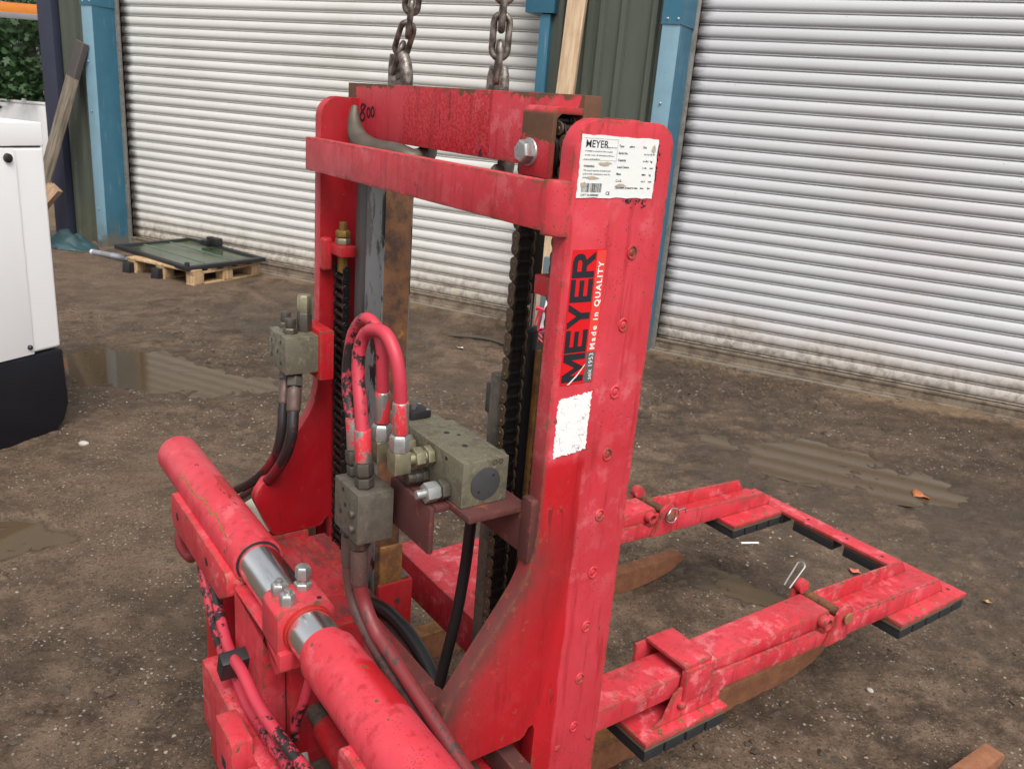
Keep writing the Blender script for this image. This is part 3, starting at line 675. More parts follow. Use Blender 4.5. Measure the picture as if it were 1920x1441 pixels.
ct = wempty('sealant_cartridge', -3.66, -.58, .027, R(3)); tag(ct, 'silver grey sealant cartridge on the ground beside the pallet', 'cartridge')
g = G(); g.cyl((-.22, 0, 0), (.16, 0, 0), .026, .026, 20); g.build('body', 'cart', ct, .002)
g = G(); g.cyl((-.25, 0, 0), (-.22, 0, 0), .022, .026, 20); g.cyl((.16, 0, 0), (.19, 0, 0), .02, .012, 16); g.build('end_cap', 'white_panel', ct, .001)
g = G(); g.ring((-.12, 0, 0), (.0, 0, 0), .0268, .0255, 20); g.build('printed_band', 'mgrey', ct)
# ---- crumpled tarpaulin
k = N('teal tarpaulin'); k.bump(k.noise(30, 4), .5, .01); M['tarp'] = k.set(k.mix(k.noise(8, 5), (.010, .034, .040), (.035, .08, .09)), .55)
nn = 34; u = np.linspace(-1, 1, nn); tx, ty = np.meshgrid(u, u); rad = np.sqrt(tx ** 2 + ty ** 2)
tz = np.clip(1 - rad ** 2, 0, 1) ** .7 * .10 * (.35 + 1.3 * vnoise(tx * 3.2 + 9, ty * 3.2, 21)) + (vnoise(tx * 8, ty * 8, 22) - .4) * .035 * np.clip(1.15 - rad, 0, 1)
tz = np.where(rad < 1.1, np.maximum(tz, .004), .004)
V = np.stack([tx * .30 * (1 + .15 * vnoise(tx * 2, ty * 2, 23)), ty * .20, tz], -1).reshape(-1, 3)
idx = np.arange(nn * nn).reshape(nn, nn); F = np.stack([idx[:-1, :-1], idx[:-1, 1:], idx[1:, 1:], idx[1:, :-1]], -1).reshape(-1, 4)
keep = [f for f in F.tolist() if max(rad.ravel()[i] for i in f) < 1.05]
g = G(); g.add(V.tolist(), keep); o = g.build('tarpaulin', 'tarp', None, 0, 2, 60, False); md = o.modifiers.new('thick', 'SOLIDIFY'); md.thickness = .006
o.matrix_world = WM @ Matrix.Translation((-4.36, -.50, .004)); tag(o, 'crumpled dark teal tarpaulin at the foot of the green cladding', 'tarpaulin')

# ---- hand truck with red spoked wheels, half hidden behind the mast
M['wheel_red'] = plain('red wheel plastic', (.50, .012, .045), .4, 0, .15); M['slate'] = plain('slate blue panel', (.10, .135, .155), .5, 0, .2, 8); M['white_strip'] = plain('white strip', (.74, .75, .76), .5, 0, .05)
ht = empty('hand_truck', (.115, 5.24, 0), R(-12)); tag(ht, 'small trolley with red spoked wheels seen between chain and red plate', 'trolley')
def wheel(x, y):
    c0 = Vector((x, y, .168)); g = G(); n = 32
    for rr_, w in ((.158, .010), (.146, .006)): g.tube([c0 + Vector((rr_ * math.cos(2 * math.pi * i / n), 0, rr_ * math.sin(2 * math.pi * i / n))) for i in range(n)], w, 8, True)
    w = g.build('wheel', 'wheel_red', ht)
    for i in range(6):
        a = i * math.pi / 3 + .35; h = G(); dv = Vector((math.cos(a), 0, math.sin(a))); pv = Vector((-math.sin(a), 0, math.cos(a)))
        for q in (-1, 1): h.cyl(c0 + dv * .02 + pv * .012 * q, c0 + dv * .15 + pv * .006 * q, .0055, .0055, 6)
        h.build('spoke', 'wheel_red', w)
    h = G(); h.cyl(c0 + Vector((0, -.022, 0)), c0 + Vector((0, .022, 0)), .028, .028, 16); h.build('hub', 'wheel_red', w, .004)
wheel(0, 0); wheel(.02, .38)
g = G(); g.box(.005, .20, .06, .10, .10, .64); o = g.build('back_panel', 'slate', ht, .01); 
g = G(); g.prism([(.022, .18), (.048, .18), (.085, .47), (.06, .47)], 'y', .045, .062); g.build('white_strip', 'white_strip', ht, .002)
g = G(); g.cyl((0, 0, .168), (.02, .38, .168), .01, .01, 8); g.build('axle', 'mgrey', ht)

# ---- litter
def leaf(name, x, y, sz, col, label, rz):
    M['_l'] = plain(name + ' colour', col, .6, 0, .35, 60); g = G(); n = 9
    vs, fs = [], []
    for i in range(n):
        t = i / (n - 1); w = math.sin(math.pi * t ** .8) * .38 * (1 + .25 * math.sin(i * 2.7)); cz = .10 * math.sin(t * 5 + rz)
        vs += [(t - .5, -w, cz + .10 * w), (t - .5, 0, cz), (t - .5, w, cz + .22 * w)]
        if i: o_ = 3 * i; fs += [(o_ - 3, o_ - 2, o_ + 1, o_), (o_ - 2, o_ - 1, o_ + 2, o_ + 1)]
    g.add([Vector(v) * sz for v in vs], fs); o = g.build(name, '_l', None, 0, 2, 60, False); md = o.modifiers.new('thick', 'SOLIDIFY'); md.thickness = .0012
    o.location = (x, y, float(gheight(np.array([x]), np.array([y]))[0]) + .006); o.rotation_euler.z = rz; return tag(o, label, 'leaf')
leaf('fallen_leaf', 1.90, 3.53, .115, (.42, .13, .045), 'dry orange leaf lying beyond the red frame', .3)
leaf('fallen_leaf', -1.28, 5.55, .09, (.34, .13, .05), 'dry brown leaf on the dirt between pallet and mast', .2)
leaf('fallen_leaf', 1.72, 2.62, .035, (.45, .27, .12), 'small tan leaf on the dirt right of the near arm', 1.0)
leaf('paper_scrap', 1.30, 2.745, .055, (.62, .16, .12), 'torn red and white scrap lying inside the red frame', .8)['category'] = 'litter'
leaf('paper_scrap', -.02, 5.9, .06, (.72, .72, .72), 'white scrap by the shutter seen through the mast', .4)['category'] = 'litter'
leaf('paper_scrap', -.35, 5.25, .06, (.60, .57, .52), 'pale scrap on the dirt seen through the mast', 1.2)['category'] = 'litter'
M['pebble_m'] = plain('pale stone', (.40, .37, .33), .8, 0, .25, 90, .5)
def pebble(x, y, s, label):
    g = G(); g.sphere((0, 0, 0), s, 9, 6, (1, .75, .6)); g.v = [(v[0] * random.uniform(.85, 1.15), v[1] * random.uniform(.85, 1.15), v[2]) for v in g.v]
    o = g.build('pebble', 'pebble_m', None, 0, 2, 60); o.location = (x, y, float(gheight(np.array([x]), np.array([y]))[0]) + s * .3); o.rotation_euler.z = random.random() * 3; return tag(o, label, 'stone')
g = G(); g.cyl((-.035, 0, 0), (.035, 0, 0), .004, .004, 8); o = g.build('cigarette_end', 'brand_white', None); o.location = (.955, 2.905, float(gheight(np.array([.955]), np.array([2.905]))[0]) + .004); o.rotation_euler.z = .2; tag(o, 'white cigarette end on the dirt inside the red frame', 'litter')
for x, y, s, lb in ((1.09, 2.05, .011, 'white pebble on the mud just above the lower right fork tip'), (.98, 2.48, .009, 'pale yellowish pebble between the two red arms'), (-1.80, 3.30, .022, 'pale stone beside the black base of the white cabinet')): pebble(x, y, s, lb)
g = G(); g.tube(catmull([(-.35, 0, 0), (-.1, .03, .01), (.15, -.02, .0), (.4, .04, .005)], 5), .012, 8); o = g.build('fallen_branch', 'bark', None); o.location = (-.12, 5.45, .015); o.rotation_euler.z = -.3; tag(o, 'dark twig on the dirt seen through the mast opening', 'branch')

# ================================================================== RED FORKLIFT ATTACHMENT
# local frame: x across the machine (towards the near plate), y along the forks, z up
A = empty('forklift_attachment', (.0534, 1.0729, 0), R(36.378 - 90))
tag(A, 'worn red hydraulic forklift attachment hanging from two lifting chains', 'attachment')
def part(name, g, m, bevel=0, parent=None, seg=2, smooth=38, fix=True): return g.build(name, m, parent or A, bevel, seg, smooth, fix)
def bx(name, a, m, bevel=.0015, parent=None): g = G(); g.box(*a); return part(name, g, m, bevel, parent)
def arc(cx, cz, r, a0, a1, n=6): return [(cx + r * math.cos(R(a0 + (a1 - a0) * i / n)), cz + r * math.sin(R(a0 + (a1 - a0) * i / n))) for i in range(n + 1)]

# ---- side plates
prof = [(.168, .09)] + arc(.136, 1.4665, .032, 0, 90) + arc(.040, 1.4585, .040, 90, 180) + [(0, .935), (-.003, .905), (-.010, .872), (-.022, .846), (-.040, .819), (-.073, .774), (-.110, .721), (-.134, .688), (-.140, .674), (-.139, .660), (-.110, .590), (-.102, .578), (-.090, .575), (.006, .575), (.014, .580), (.020, .592), (.028, .594), (.032, .584), (.032, .09)]
g = G(); g.prism(prof, 'x', -.028, 0); plateR = part('side_plate', g, 'plate', .0022); plateR['label'] = 'near red side plate with stickers and plug welds'
def left_fade(k, f): return k.ma('ADD', f, k.ma('MULTIPLY', k.step(k.xyz(k.obj())[1], .003, -.001), .5), True)
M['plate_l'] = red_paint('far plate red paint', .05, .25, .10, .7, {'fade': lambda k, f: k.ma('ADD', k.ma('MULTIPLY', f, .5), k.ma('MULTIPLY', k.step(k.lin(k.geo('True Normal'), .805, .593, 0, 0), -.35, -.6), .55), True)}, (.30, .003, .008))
g = G(); g.prism(prof, 'x', -.812, -.784); plateL = part('side_plate', g, 'plate_l', .0022); plateL['label'] = 'far red side plate behind the left chain'
for zz in (1.331, 1.230, 1.132, 1.036, .938, .841, .745, .649, .555):
    g = G(); c0 = Vector((0, .1155, zz)); n = 18
    g.tube([c0 + Vector((.0004, .0075 * math.cos(2 * math.pi * i / n), .0085 * math.sin(2 * math.pi * i / n))) for i in range(n)], .0017, 6, True)
    g.sphere((0, .1155 + random.uniform(-.001, .001), zz), .0055, 10, 6, (.32, 1, 1)); part('plug_weld', g, 'plate', 0, plateR)
g = G(); g.sphere((0, .085, .525), .006, 10, 6, (.3, 1, 1)); part('plug_weld', g, 'plate', 0, plateR)

# ---- stickers: flat print on the near plate (x is the outward direction)
def onplate(vs, y0, z0, x, vert=False):
    if vert: return [(x, y0 - v, z0 + u) for u, v in vs]          # reads upwards
    return [(x, y0 + u, z0 + v) for u, v in vs]
def rect(g, y0, y1, z0, z1, x): g.add([(x, y0, z0), (x, y1, z0), (x, y1, z1), (x, y0, z1)], [(0, 1, 2, 3)])
def torn(y0, y1, z0, z1, n, j, seed, q=0.0):
    rg = random.Random(seed); P_ = []
    for a, b in (((y0, z0), (y1, z0 + q)), ((y1, z0 + q), (y1, z1)), ((y1, z1), (y0, z1 - q)), ((y0, z1 - q), (y0, z0))):
        for i in range(n): t = i / n; P_.append((a[0] + (b[0] - a[0]) * t + rg.uniform(-j, j), a[1] + (b[1] - a[1]) * t + rg.uniform(-j, j)))
    return P_
g = G(); pl = torn(.0085, .1385, 1.4025, 1.4785, 14, .0008, 4); g.prism(pl, 'x', .0004, .0009)
X1 = .0012
def txt(body, y, zz, s, mi=1, off=0.0, vert=False, x=X1, align='LEFT', space=1.0):
    vs, fs = text2d(body, s, off, align, space); g.mat(mi); g.add(onplate(vs, y, zz, x, vert), fs)
txt('MEYER', .0150, 1.4640, .0125, 1, .00012)
rw = random.Random(3)
def worn(y0, y1, zz, h, mi):           # print too worn to read: broken strokes
    g.mat(mi); y = y0
    while y < y1 - .0006:
        w = rw.uniform(.0006, .0018); rect(g, y, min(y + w, y1), zz + rw.uniform(0, .0004), zz + h * rw.uniform(.55, 1), X1); y += w + rw.choice((.0003, .0003, .0004, .0011))
worn(.0470, .0665, 1.4640, .0016, 1)
for i, e_ in enumerate((.060, .064, .040)): worn(.0150, e_, 1.4585 - .0048 * i, .0018, 2)
txt('WARNING', .0150, 1.4400, .0036, 1, .0001)
for i, t in enumerate(('The rated capacity of attachment', 'and forklift combination must be', 'complied with')): txt(t, .0150, 1.4350 - .0043 * i, .0034, 1)
for i, (a, b, c) in enumerate((('Type', '2711', 'Size'), ('Serial No.', '61000848', ''), ('Capacity', '1600', 'kg'), ('Load Centre', '600', 'mm'), ('Mass', '430', 'kg'), ('C.o.G.', '210', 'mm'), ('Operating pressure max.', '130', 'bar'))):
    zz = 1.4660 - .0086 * i; txt(a, .0705, zz, .0040, 1, .00008); y_ = .1150 if a != 'Type' else .088; worn(y_, y_ + .0026 * len(b) * .9, zz, .0024, 2 if i % 2 else 1)
    if c: txt(c, .1275 if a != 'Type' else .112, zz, .0040, 1, .00006)
txt('CWT T610008484', .0145, 1.4045, .0038, 1, .00006); txt('CE', .0560, 1.4065, .0055, 1, .0001)
g.mat(1); yy = .0150; rb = random.Random(5)
while yy < .048:
    w = rb.choice((.0004, .0004, .0008, .0012)); rect(g, yy, yy + w, 1.4092, 1.4205, X1); yy += w + rb.choice((.0005, .0008, .0012))
for a in ((.0120, .0680, 1.4745, 1.4748), (.0120, .0680, 1.4485, 1.4488), (.0677, .0680, 1.4488, 1.4745)): g.mat(2); rect(g, *a, X1)
g.mat(3)                                                               # brown scuffs and torn spots on the label
for cy, cz, ry, rz_, sd_ in ((.050, 1.4445, .014, .0032, 1), (.080, 1.4185, .010, .0028, 2), (.018, 1.4185, .006, .004, 3), (.131, 1.4660, .005, .006, 4), (.031, 1.4270, .012, .0022, 6)):
    rg = random.Random(sd_); n = 14; pts = [(cy + ry * math.cos(2 * math.pi * i / n) * rg.uniform(.5, 1.1), cz + rz_ * math.sin(2 * math.pi * i / n) * rg.uniform(.5, 1.1)) for i in range(n)]
    g.add([(X1 + .0002, a, b) for a, b in pts], [list(range(n))])
k = N('crumpled white label'); n = k.noise(90, 5, .7); sm_ = k.step(k.noise(32, 5, .7), .60, .74); k.bump(n, .5, .0012)
M['label_white'] = k.set(k.mix(k.ma('MULTIPLY', sm_, .4), (.74, .75, .73), (.46, .44, .40)), .42)
part('rating_label', g, ['label_white', 'ink', 'ink_grey', 'stain'], 0, plateR, fix=False)['label'] = 'scuffed white rating label with barcode'
# black smear round the lower right of the label
g = G(); rg = random.Random(11)
for q in range(46):
    cy, cz = (rg.gauss(.112, .014), 1.4010 - abs(rg.gauss(0, .0045))) if q < 26 else (.1392 + abs(rg.gauss(0, .0016)), rg.uniform(1.425, 1.472)); n = 8; r_ = rg.uniform(.0006, .0022)
    g.add([(.0005 + q * 4e-6, cy + r_ * math.cos(2 * math.pi * i / n) * rg.uniform(.5, 1.3), cz + r_ * math.sin(2 * math.pi * i / n) * rg.uniform(.5, 1.3)) for i in range(n)], [list(range(n))])
part('adhesive_residue', g, 'ink', 0, plateR, fix=False)
# brand sticker, reads upwards: letters built as strokes
LET = {'M': [[(0, 0), (.22, 0), (.22, .62), (.5, .02), (.78, .62), (.78, 0), (1, 0), (1, 1), (.74, 1), (.5, .46), (.26, 1), (0, 1)]],
       'E': [[(0, 0), (1, 0), (1, .22), (.26, .22), (.26, .40), (.94, .40), (.94, .61), (.26, .61), (.26, .78), (1, .78), (1, 1), (0, 1)]],
       'Y': [[(.37, 0), (.63, 0), (.63, .40), (1, 1), (.73, 1), (.5, .61), (.27, 1), (0, 1), (.37, .40)]],
       'R': [[(0, 0), (.25, 0), (.25, .36), (.45, .36), (.72, 0), (1, 0), (.70, .40), (.86, .48), (.92, .58), (.94, .70), (.90, .84), (.82, .93), (.66, 1), (0, 1), (0, .78), (.60, .78), (.68, .74), (.70, .685), (.67, .62), (.60, .58), (.25, .58), (.25, .779), (0, .779)]]}
g = G(); pl = torn(.0125, .0700, 1.1535, 1.3365, 10, .0003, 8); g.prism(pl, 'x', .0004, .0008)
g.mat(1); zc = 1.1570
for ch, w in zip('MEYER', (.0400, .0310, .0345, .0310, .0340)):
    for po in LET[ch]:
        vs = [(u * w, v * .0375) for u, v in po]; g.add(onplate(vs, .0515, zc, .0011, True), [list(range(len(po)))])
    zc += w + .0016
g.mat(2); rect(g, .0535, .0690, 1.1975, 1.3355, .0011)
g.mat(3); rect(g, .0535, .0690, 1.1545, 1.1965, .0011)
txt('Made in', .0660, 1.2000, .0120, 4, .00035, True, .0014, space=1.38); txt('QUALITY', .0660, 1.2595, .0125, 4, .0004, True, .0014, space=1.24)
txt('seit 1953', .0655, 1.1570, .0105, 4, .00002, True, .0014)
g.mat(4); g.add([(.0016, a, b) for a, b in ((.0240, 1.1535), (.0275, 1.1535), (.0400, 1.1640), (.0530, 1.1800), (.0520, 1.1803), (.0380, 1.1650))], [list(range(6))])
part('brand_sticker', g, ['brand_red', 'ink', 'brand_orange', 'brand_grey', 'brand_white'], 0, plateR, fix=False)['label'] = 'red sticker with black lettering reading upwards'
# torn white sticker
k = N('crackled white sticker'); c1 = k.vor(95, None, 'DISTANCE_TO_EDGE'); cr = k.ma('MULTIPLY', k.step(c1, .035, .012), k.step(k.noise(60, 3), .52, .6))
M['torn_white'] = k.set(k.mix(cr, (.80, .79, .79), (.42, .30, .30)), .5)
g = G(); pl = torn(.0135, .0715, 1.0470, 1.1385, 26, .0016, 12, .006); g.prism(pl, 'x', .0004, .0009)
part('torn_sticker', g, 'torn_white', 0, plateR)['label'] = 'torn blank white sticker remnant'

# ---- cross bar and top bar
xb = bx('cross_bar', (-.797, -.018, -.026, -.003, 1.3575, 1.4195), 'red', .0025)
g = G(); vs, fs = [], []; NZ = 9
for i in range(NZ):
    t = i / (NZ - 1); zz = 1.3525 + .0695 * t; fl = -.003 * (2 * t - 1) ** 4; dr = .004 * math.sin(9 * t)
    ring = [(-.024, -.0255), (-.017 + fl, -.026 - fl * .2), (-.008 + fl, -.0195), (-.002 + fl * .4, -.010 + dr * .3), (.0005, .002 + fl * .8), (-.027, .002)]
    vs += [(u, v, zz) for u, v in ring]
    if i: fs += [(6 * (i - 1) + j, 6 * (i - 1) + (j + 1) % 6, 6 * i + (j + 1) % 6, 6 * i + j) for j in range(6)]
fs += [list(range(6))[::-1], [6 * (NZ - 1) + j for j in range(6)]]
g.add(vs, fs); part('weld_fillet', g, 'red', .002, xb, 2, 55)
g = G(); g.tube([(-.795, -.004, 1.36), (-.797, -.003, 1.39), (-.795, -.004, 1.418)], .006, 8); part('weld_fillet', g, 'red', 0, xb)
tb = bx('top_bar', (-.836, -.088, .080, .110, 1.4245, 1.5265), 'top_bar', .0015)
def strokes(name, lines, par, m='ink', r=.0023, y=.0795):
    g = G()
    for ln in lines: g.tube([(u, y, v) for u, v in catmull2(ln)], r, 6)
    for i, v in enumerate(g.v): g.v[i] = (v[0], y - .0003 + (v[1] - y) * .15, v[2])
    return part(name, g, m, 0, par)
def catmull2(l): return [(p.x, p.y) for p in catmull([(a, b, 0) for a, b in l], 5)]
def oval(cx, cz, a, b): return [(cx + a * math.cos(t * .7 + 1.2), cz + b * math.sin(t * .7 + 1.2)) for t in range(10)]
Z8 = 1.4735
strokes('handwritten_number', [[(-.757, Z8 + .012), (-.768, Z8 + .014), (-.774, Z8 + .007), (-.766, Z8), (-.757, Z8 - .007), (-.763, Z8 - .016), (-.774, Z8 - .015), (-.777, Z8 - .007), (-.768, Z8 + .001), (-.757, Z8 + .009), (-.755, Z8 + .014)], oval(-.740, Z8 + .000, .0062, .0085), oval(-.7225, Z8 + .002, .0062, .0085)], tb)
strokes('handwritten_dots', [[(-.331, 1.4375), (-.336, 1.433), (-.337, 1.427), (-.333, 1.4265), (-.331, 1.430), (-.336, 1.4315)], [(-.319, 1.4325), (-.3178, 1.4335)], [(-.304, 1.4325), (-.3028, 1.4320)]], tb, r=.0015)
bx('end_lug', (-.088, -.030, .112, .132, 1.468, 1.500), 'red', .002)

# ---- pulley bracket, sprocket, lift chains
g = G(); g.prism([(.030, 1.416)] + arc(.042, 1.497, .012, 180, 90, 5) + [(.080, 1.509), (.080, 1.500), (.044, 1.500), (.037, 1.494), (.037, 1.416)], 'x', -.157, -.088); pb = part('pulley_bracket', g, 'bracket', .001)
g = G(); g.cyl((-.136, .030, 1.447), (-.136, .0275, 1.447), .0195, .0185, 24); g.hexn((-.136, .0275, 1.447), (0, -1, 0), .014, .0165); part('bolt', g, 'nut', .0008, pb)
g = G(); g.cyl((-.122, .040, 1.447), (-.122, .078, 1.447), .036, .036, 28); part('sprocket', g, 'grease', .002)
def stadium(L, h, waist=.8):
    pts = []
    for s_, a0 in ((1, -70), (-1, 110)):
        for i in range(7): a = R(a0 + 140 * i / 6); pts.append((h * math.cos(a), s_ * 0 + (L / 2 if s_ > 0 else -L / 2) + h * math.sin(a)) if False else (h * math.sin(a) * 1.0, (L / 2 if s_ > 0 else -L / 2) + h * math.cos(a)))
    return pts
PIT = .0191
def link_mesh(outer, w, m):
    g = G(); h = .0088 if outer else .0082
    poly = []
    for i in range(9): a = R(-90 + 180 * i / 8); poly.append((h * math.cos(a + math.pi / 2) * -1, PIT / 2 + h * math.sin(a + math.pi / 2) if False else PIT / 2 + h * math.cos(a)))
    poly = [(h * math.sin(R(t)), PIT / 2 + h * math.cos(R(t))) for t in (-105, -70, -35, 0, 35, 70, 105)] + [(h * .72, 0)] + [(h * math.sin(R(t)), -PIT / 2 + h * math.cos(R(t))) for t in (75, 110, 145, 180, 215, 250, 285)] + [(-h * .72, 0)]
    offs = (w, -w) if outer else (w - .0042, -w + .0042)
    for y in offs: g.prism(poly, 'y', y - .0014, y + .0014)
    if outer:
        for z in (-PIT / 2, PIT / 2): g.cyl((0, -w - .0026, z), (0, w + .0026, z), .0030, .0030, 8)
    else:
        for z in (-PIT / 2, PIT / 2): g.cyl((0, -w + .006, z), (0, w - .006, z), .0060, .0060, 10)
    return g.mesh('chain_link', [m], .0004, 1)
def chain_objs(path, nrm, mo, mi):
    """place links along a dense polyline; nrm = pin direction"""
    acc = 0; last = Vector(path[0]); k_ = 0; d_next = PIT / 2
    for p in path[1:]:
        p = Vector(p); seg = (p - last).length
        while acc + seg >= d_next:
            t = (d_next - acc) / seg; q = last.lerp(p, t); zq = (p - last).normalized(); yq = Vector(nrm); xq = yq.cross(zq).normalized(); yq = zq.cross(xq)
            o = bpy.data.objects.new('chain_link', mo if k_ % 2 == 0 else mi); C.objects.link(o); o.parent = A
            o.matrix_local = Matrix(((xq.x, yq.x, zq.x, q.x), (xq.y, yq.y, zq.y, q.y), (xq.z, yq.z, zq.z, q.z), (0, 0, 0, 1))); k_ += 1; d_next += PIT
        acc += seg; last = p
lo, li = link_mesh(True, .0150, 'chain'), link_mesh(False, .0150, 'chain_black')
cx, cz, rc = -.122, 1.447, .0465
path = [(cx + rc, .058, .95)] + [(cx + rc * math.cos(R(a)), .058, cz + rc * math.sin(R(a))) for a in range(0, 181, 6)] + [(cx - rc, .058, z) for z in (1.3, 1.0, .7, .48)]
chain_objs(path, (0, 1, 0), lo, li)
g = G(); g.box(cx - rc - .0045, cx - rc + .0045, .0470, .0690, .48, 1.447); g.box(cx + rc - .0045, cx + rc + .0045, .0470, .0690, .95, 1.447); part('chain_grease', g, 'grease', .001)
lo2, li2 = link_mesh(True, .0225, 'chain_black'), link_mesh(False, .0225, 'chain_black')
chain_objs([(-.746, .032, 1.168), (-.746, .034, .9), (-.744, .036, .50)], (1, 0, 0), lo2, li2)
an = bx('chain_anchor', (-.784, -.714, .014, .052, 1.196, 1.217), 'red_deep', .003)
g = G(); g.box(-.784, -.762, -.002, .020, 1.160, 1.228); part('weld_lug', g, 'red_deep', .008, an, 3)
g = G(); g.cyl((-.744, .032, 1.166), (-.744, .032, 1.262), .0075, .0075, 12); part('threaded_rod', g, 'gold', 0, an)
g = G(); g.box(-.756, -.732, .026, .038, 1.160, 1.193); part('rod_clevis', g, 'gold', .002, an)
for z_ in (1.218, 1.233): g = G(); g.hexn((-.744, .032, z_), (0, 0, 1), .013, .0150); part('nut', g, 'gold' if z_ > 1.22 else 'nut_brass', .0006, an)
bx('stop_lug', (-.062, -.026, .002, .030, 1.268, 1.294), 'red_deep', .002)

# ---- mast members
bx('mast_channel', (-.784, -.716, .080, .092, .48, 1.398), 'silver', .002)
bx('mast_channel_web', (-.716, -.700, .080, .150, .48, 1.398), 'grease_edge', .002)
g = G(); g.box(-.628, -.555, .026, .086, .50, 1.392); g.mi = [1, 1, 0, 1, 0, 0]; part('mast_column', g, ['grease_edge', 'rust'], .003)
g = G(); g.box(-.690, -.628, .034, .086, .50, 1.390); part('slide_liner', g, 'grease', .002)
bx('mast_column', (-.120, -.030, .085, .160, .30, 1.430), 'rust', .003)
g = G(); g.box(-.600, -.549, .040, .091, .50, .625); part('column_foot', g, 'fork_orange', .004)
sk = bx('column_socket', (-.690, -.545, .036, .116, .30, .538), 'red_deep', .004)
g = G(); g.cyl((-.546, .080, .495), (-.5435, .080, .495), .0055, .0055, 14); part('plug', g, 'nut_dark', 0, sk)
bx('grease_pad', (-.680, -.550, .042, .110, .538, .545), 'block_dark', .003)
lc = None
g = G(); g.cyl((-.212, .115, .40), (-.212, .115, 1.168), .0155, .0155, 24); lc = part('lift_cylinder', g, 'black', .0015)
g = G(); g.cyl((-.212, .115, 1.168), (-.212, .115, 1.176), .0135, .0125, 20); part('gland', g, 'cap', .001, lc)
g = G(); g.cyl((-.212, .115, 1.17), (-.212, .115, 1.43), .0075, .0075, 16); part('piston_rod', g, 'chrome', 0, lc)
g = G(); g.box(-.218, -.196, .090, .118, 1.232, 1.43); part('rod_sleeve', g, 'grease', .002, lc)
bx('rail_strip', (-.196, -.186, .118, .150, .40, 1.14), 'fork_orange', .002)
bx('slide_rail', (-.216, -.188, .050, .085, .42, 1.105), 'block_dark', .002)
g = G(); g.box(-.227, -.2165, .050, .064, 1.035, 1.085); sn = part('sensor', g, 'cap', .002)
g = G(); g.tube(catmull([(-.221, .055, 1.035), (-.220, .055, 1.01), (-.218, .057, .97)], 4), .0028, 8); part('sensor_cable', g, 'mgrey', 0, sn)
g = G(); g.tube(catmull([(-.165, -.002, .90), (-.17, -.004, .80), (-.178, -.01, .70), (-.19, -.02, .60), (-.20, -.03, .50)], 6), .0095, 12); part('hose', g, 'hose_black')

# ---- valve bracket and valve block
br = bx('valve_bracket', (-.300, -.029, -.099, .001, .957, .968), 'maroon', .003)
bx('back_leg', (-.200, -.029, -.010, .001, .895, .957), 'maroon', .002, br)
bx('front_angle', (-.200, -.079, -.131, -.122, .893, .966), 'maroon', .004, br)
bx('angle_top', (-.200, -.079, -.122, -.099, .957, .966), 'maroon', .002, br)
g = G(); g.box(-.029, -.004, -.012, .004, .885, .985); part('weld_pad', g, 'maroon', .005, br)
vb = bx('valve_block', (-.210, -.055, -.096, -.020, .9685, 1.037), 'block', .0022)
g = G(); g.cyl((-.0555, -.058, 1.001), (-.0535, -.058, 1.001), .0245, .0243, 36); ec = part('end_cap', g, 'cap', .0006, vb)
for y, z in ((-.046, 1.012), (-.069, .990)): g = G(); g.cyl((-.0536, y, z), (-.0532, y, z), .0022, .0022, 10); part('spanner_hole', g, 'ink', 0, ec)
for y in (-.044, -.034): g = G(); g.ring((-.0555, y, 1.0305), (-.0545, y, 1.0305), .0042, .0022, 14); part('plug_screw', g, 'nut_dark', 0, vb)
for x, y, r_ in ((-.165, -.058, .0045), (-.110, -.060, .0045), (-.150, -.046, .0028)): g = G(); g.cyl((x, y, 1.0368), (x, y, 1.0374), r_, r_, 14); part('bolt_hole', g, 'ink', 0, vb)
for x, z in ((-.19, .985), (-.10, 1.028)): g = G(); g.cyl((x, -.0965, z), (x, -.0959, z), .003, .003, 10); part('bolt_hole', g, 'ink', 0, vb)
so = bx('solenoid', (-.292, -.2105, -.090, -.026, .970, 1.034), 'block', .003)
g = G(); g.box(-.272, -.235, -.080, -.044, 1.034, 1.047); part('connector', g, 'black', .003, so)
for x, y in ((-.258, -.060), (-.250, -.068)): g = G(); g.box(x - .001, x + .001, y - .003, y + .003, 1.047, 1.063); part('contact_pin', g, 'wire', 0, so)
for x in (-.268, -.240): g = G(); g.cyl((x, -.048, 1.0465), (x, -.048, 1.0478), .003, .003, 10); part('screw', g, 'nut', 0, so)
for x in (-.150, -.085): g = G(); g.cyl((x, -.010, 1.022), (x, -.024, 1.022), .011, .011, 16); g.cyl((x, -.010, 1.022), (x, -.0095, 1.022), .006, .006, 6); part('plug', g, 'block_dark', .001, vb)
def fit(segs, m, par, name='fitting'):
    """segs: list of (point, dir, length, radius, kind)"""
    g = G()
    for p, d, L, r_, kd in segs:
        p, d = Vector(p), Vector(d).normalized()
        if kd == 'hex': g.hexn(p, d, L, r_)
        elif kd == 'cube':
            a = d.orthogonal().normalized(); b = d.cross(a); mt = Matrix(((1, 0, 0, p.x), (0, 1, 0, p.y), (0, 0, 1, p.z), (0, 0, 0, 1))); g.box(-r_, r_, -r_, r_, -L / 2, L / 2, mt)
        else: g.cyl(p, p + d * L, r_, r_, 16)
    return part(name, g, m, .001, par)
U, D, FY, BY = (0, 0, 1), (0, 0, -1), (0, 1, 0), (0, -1, 0)
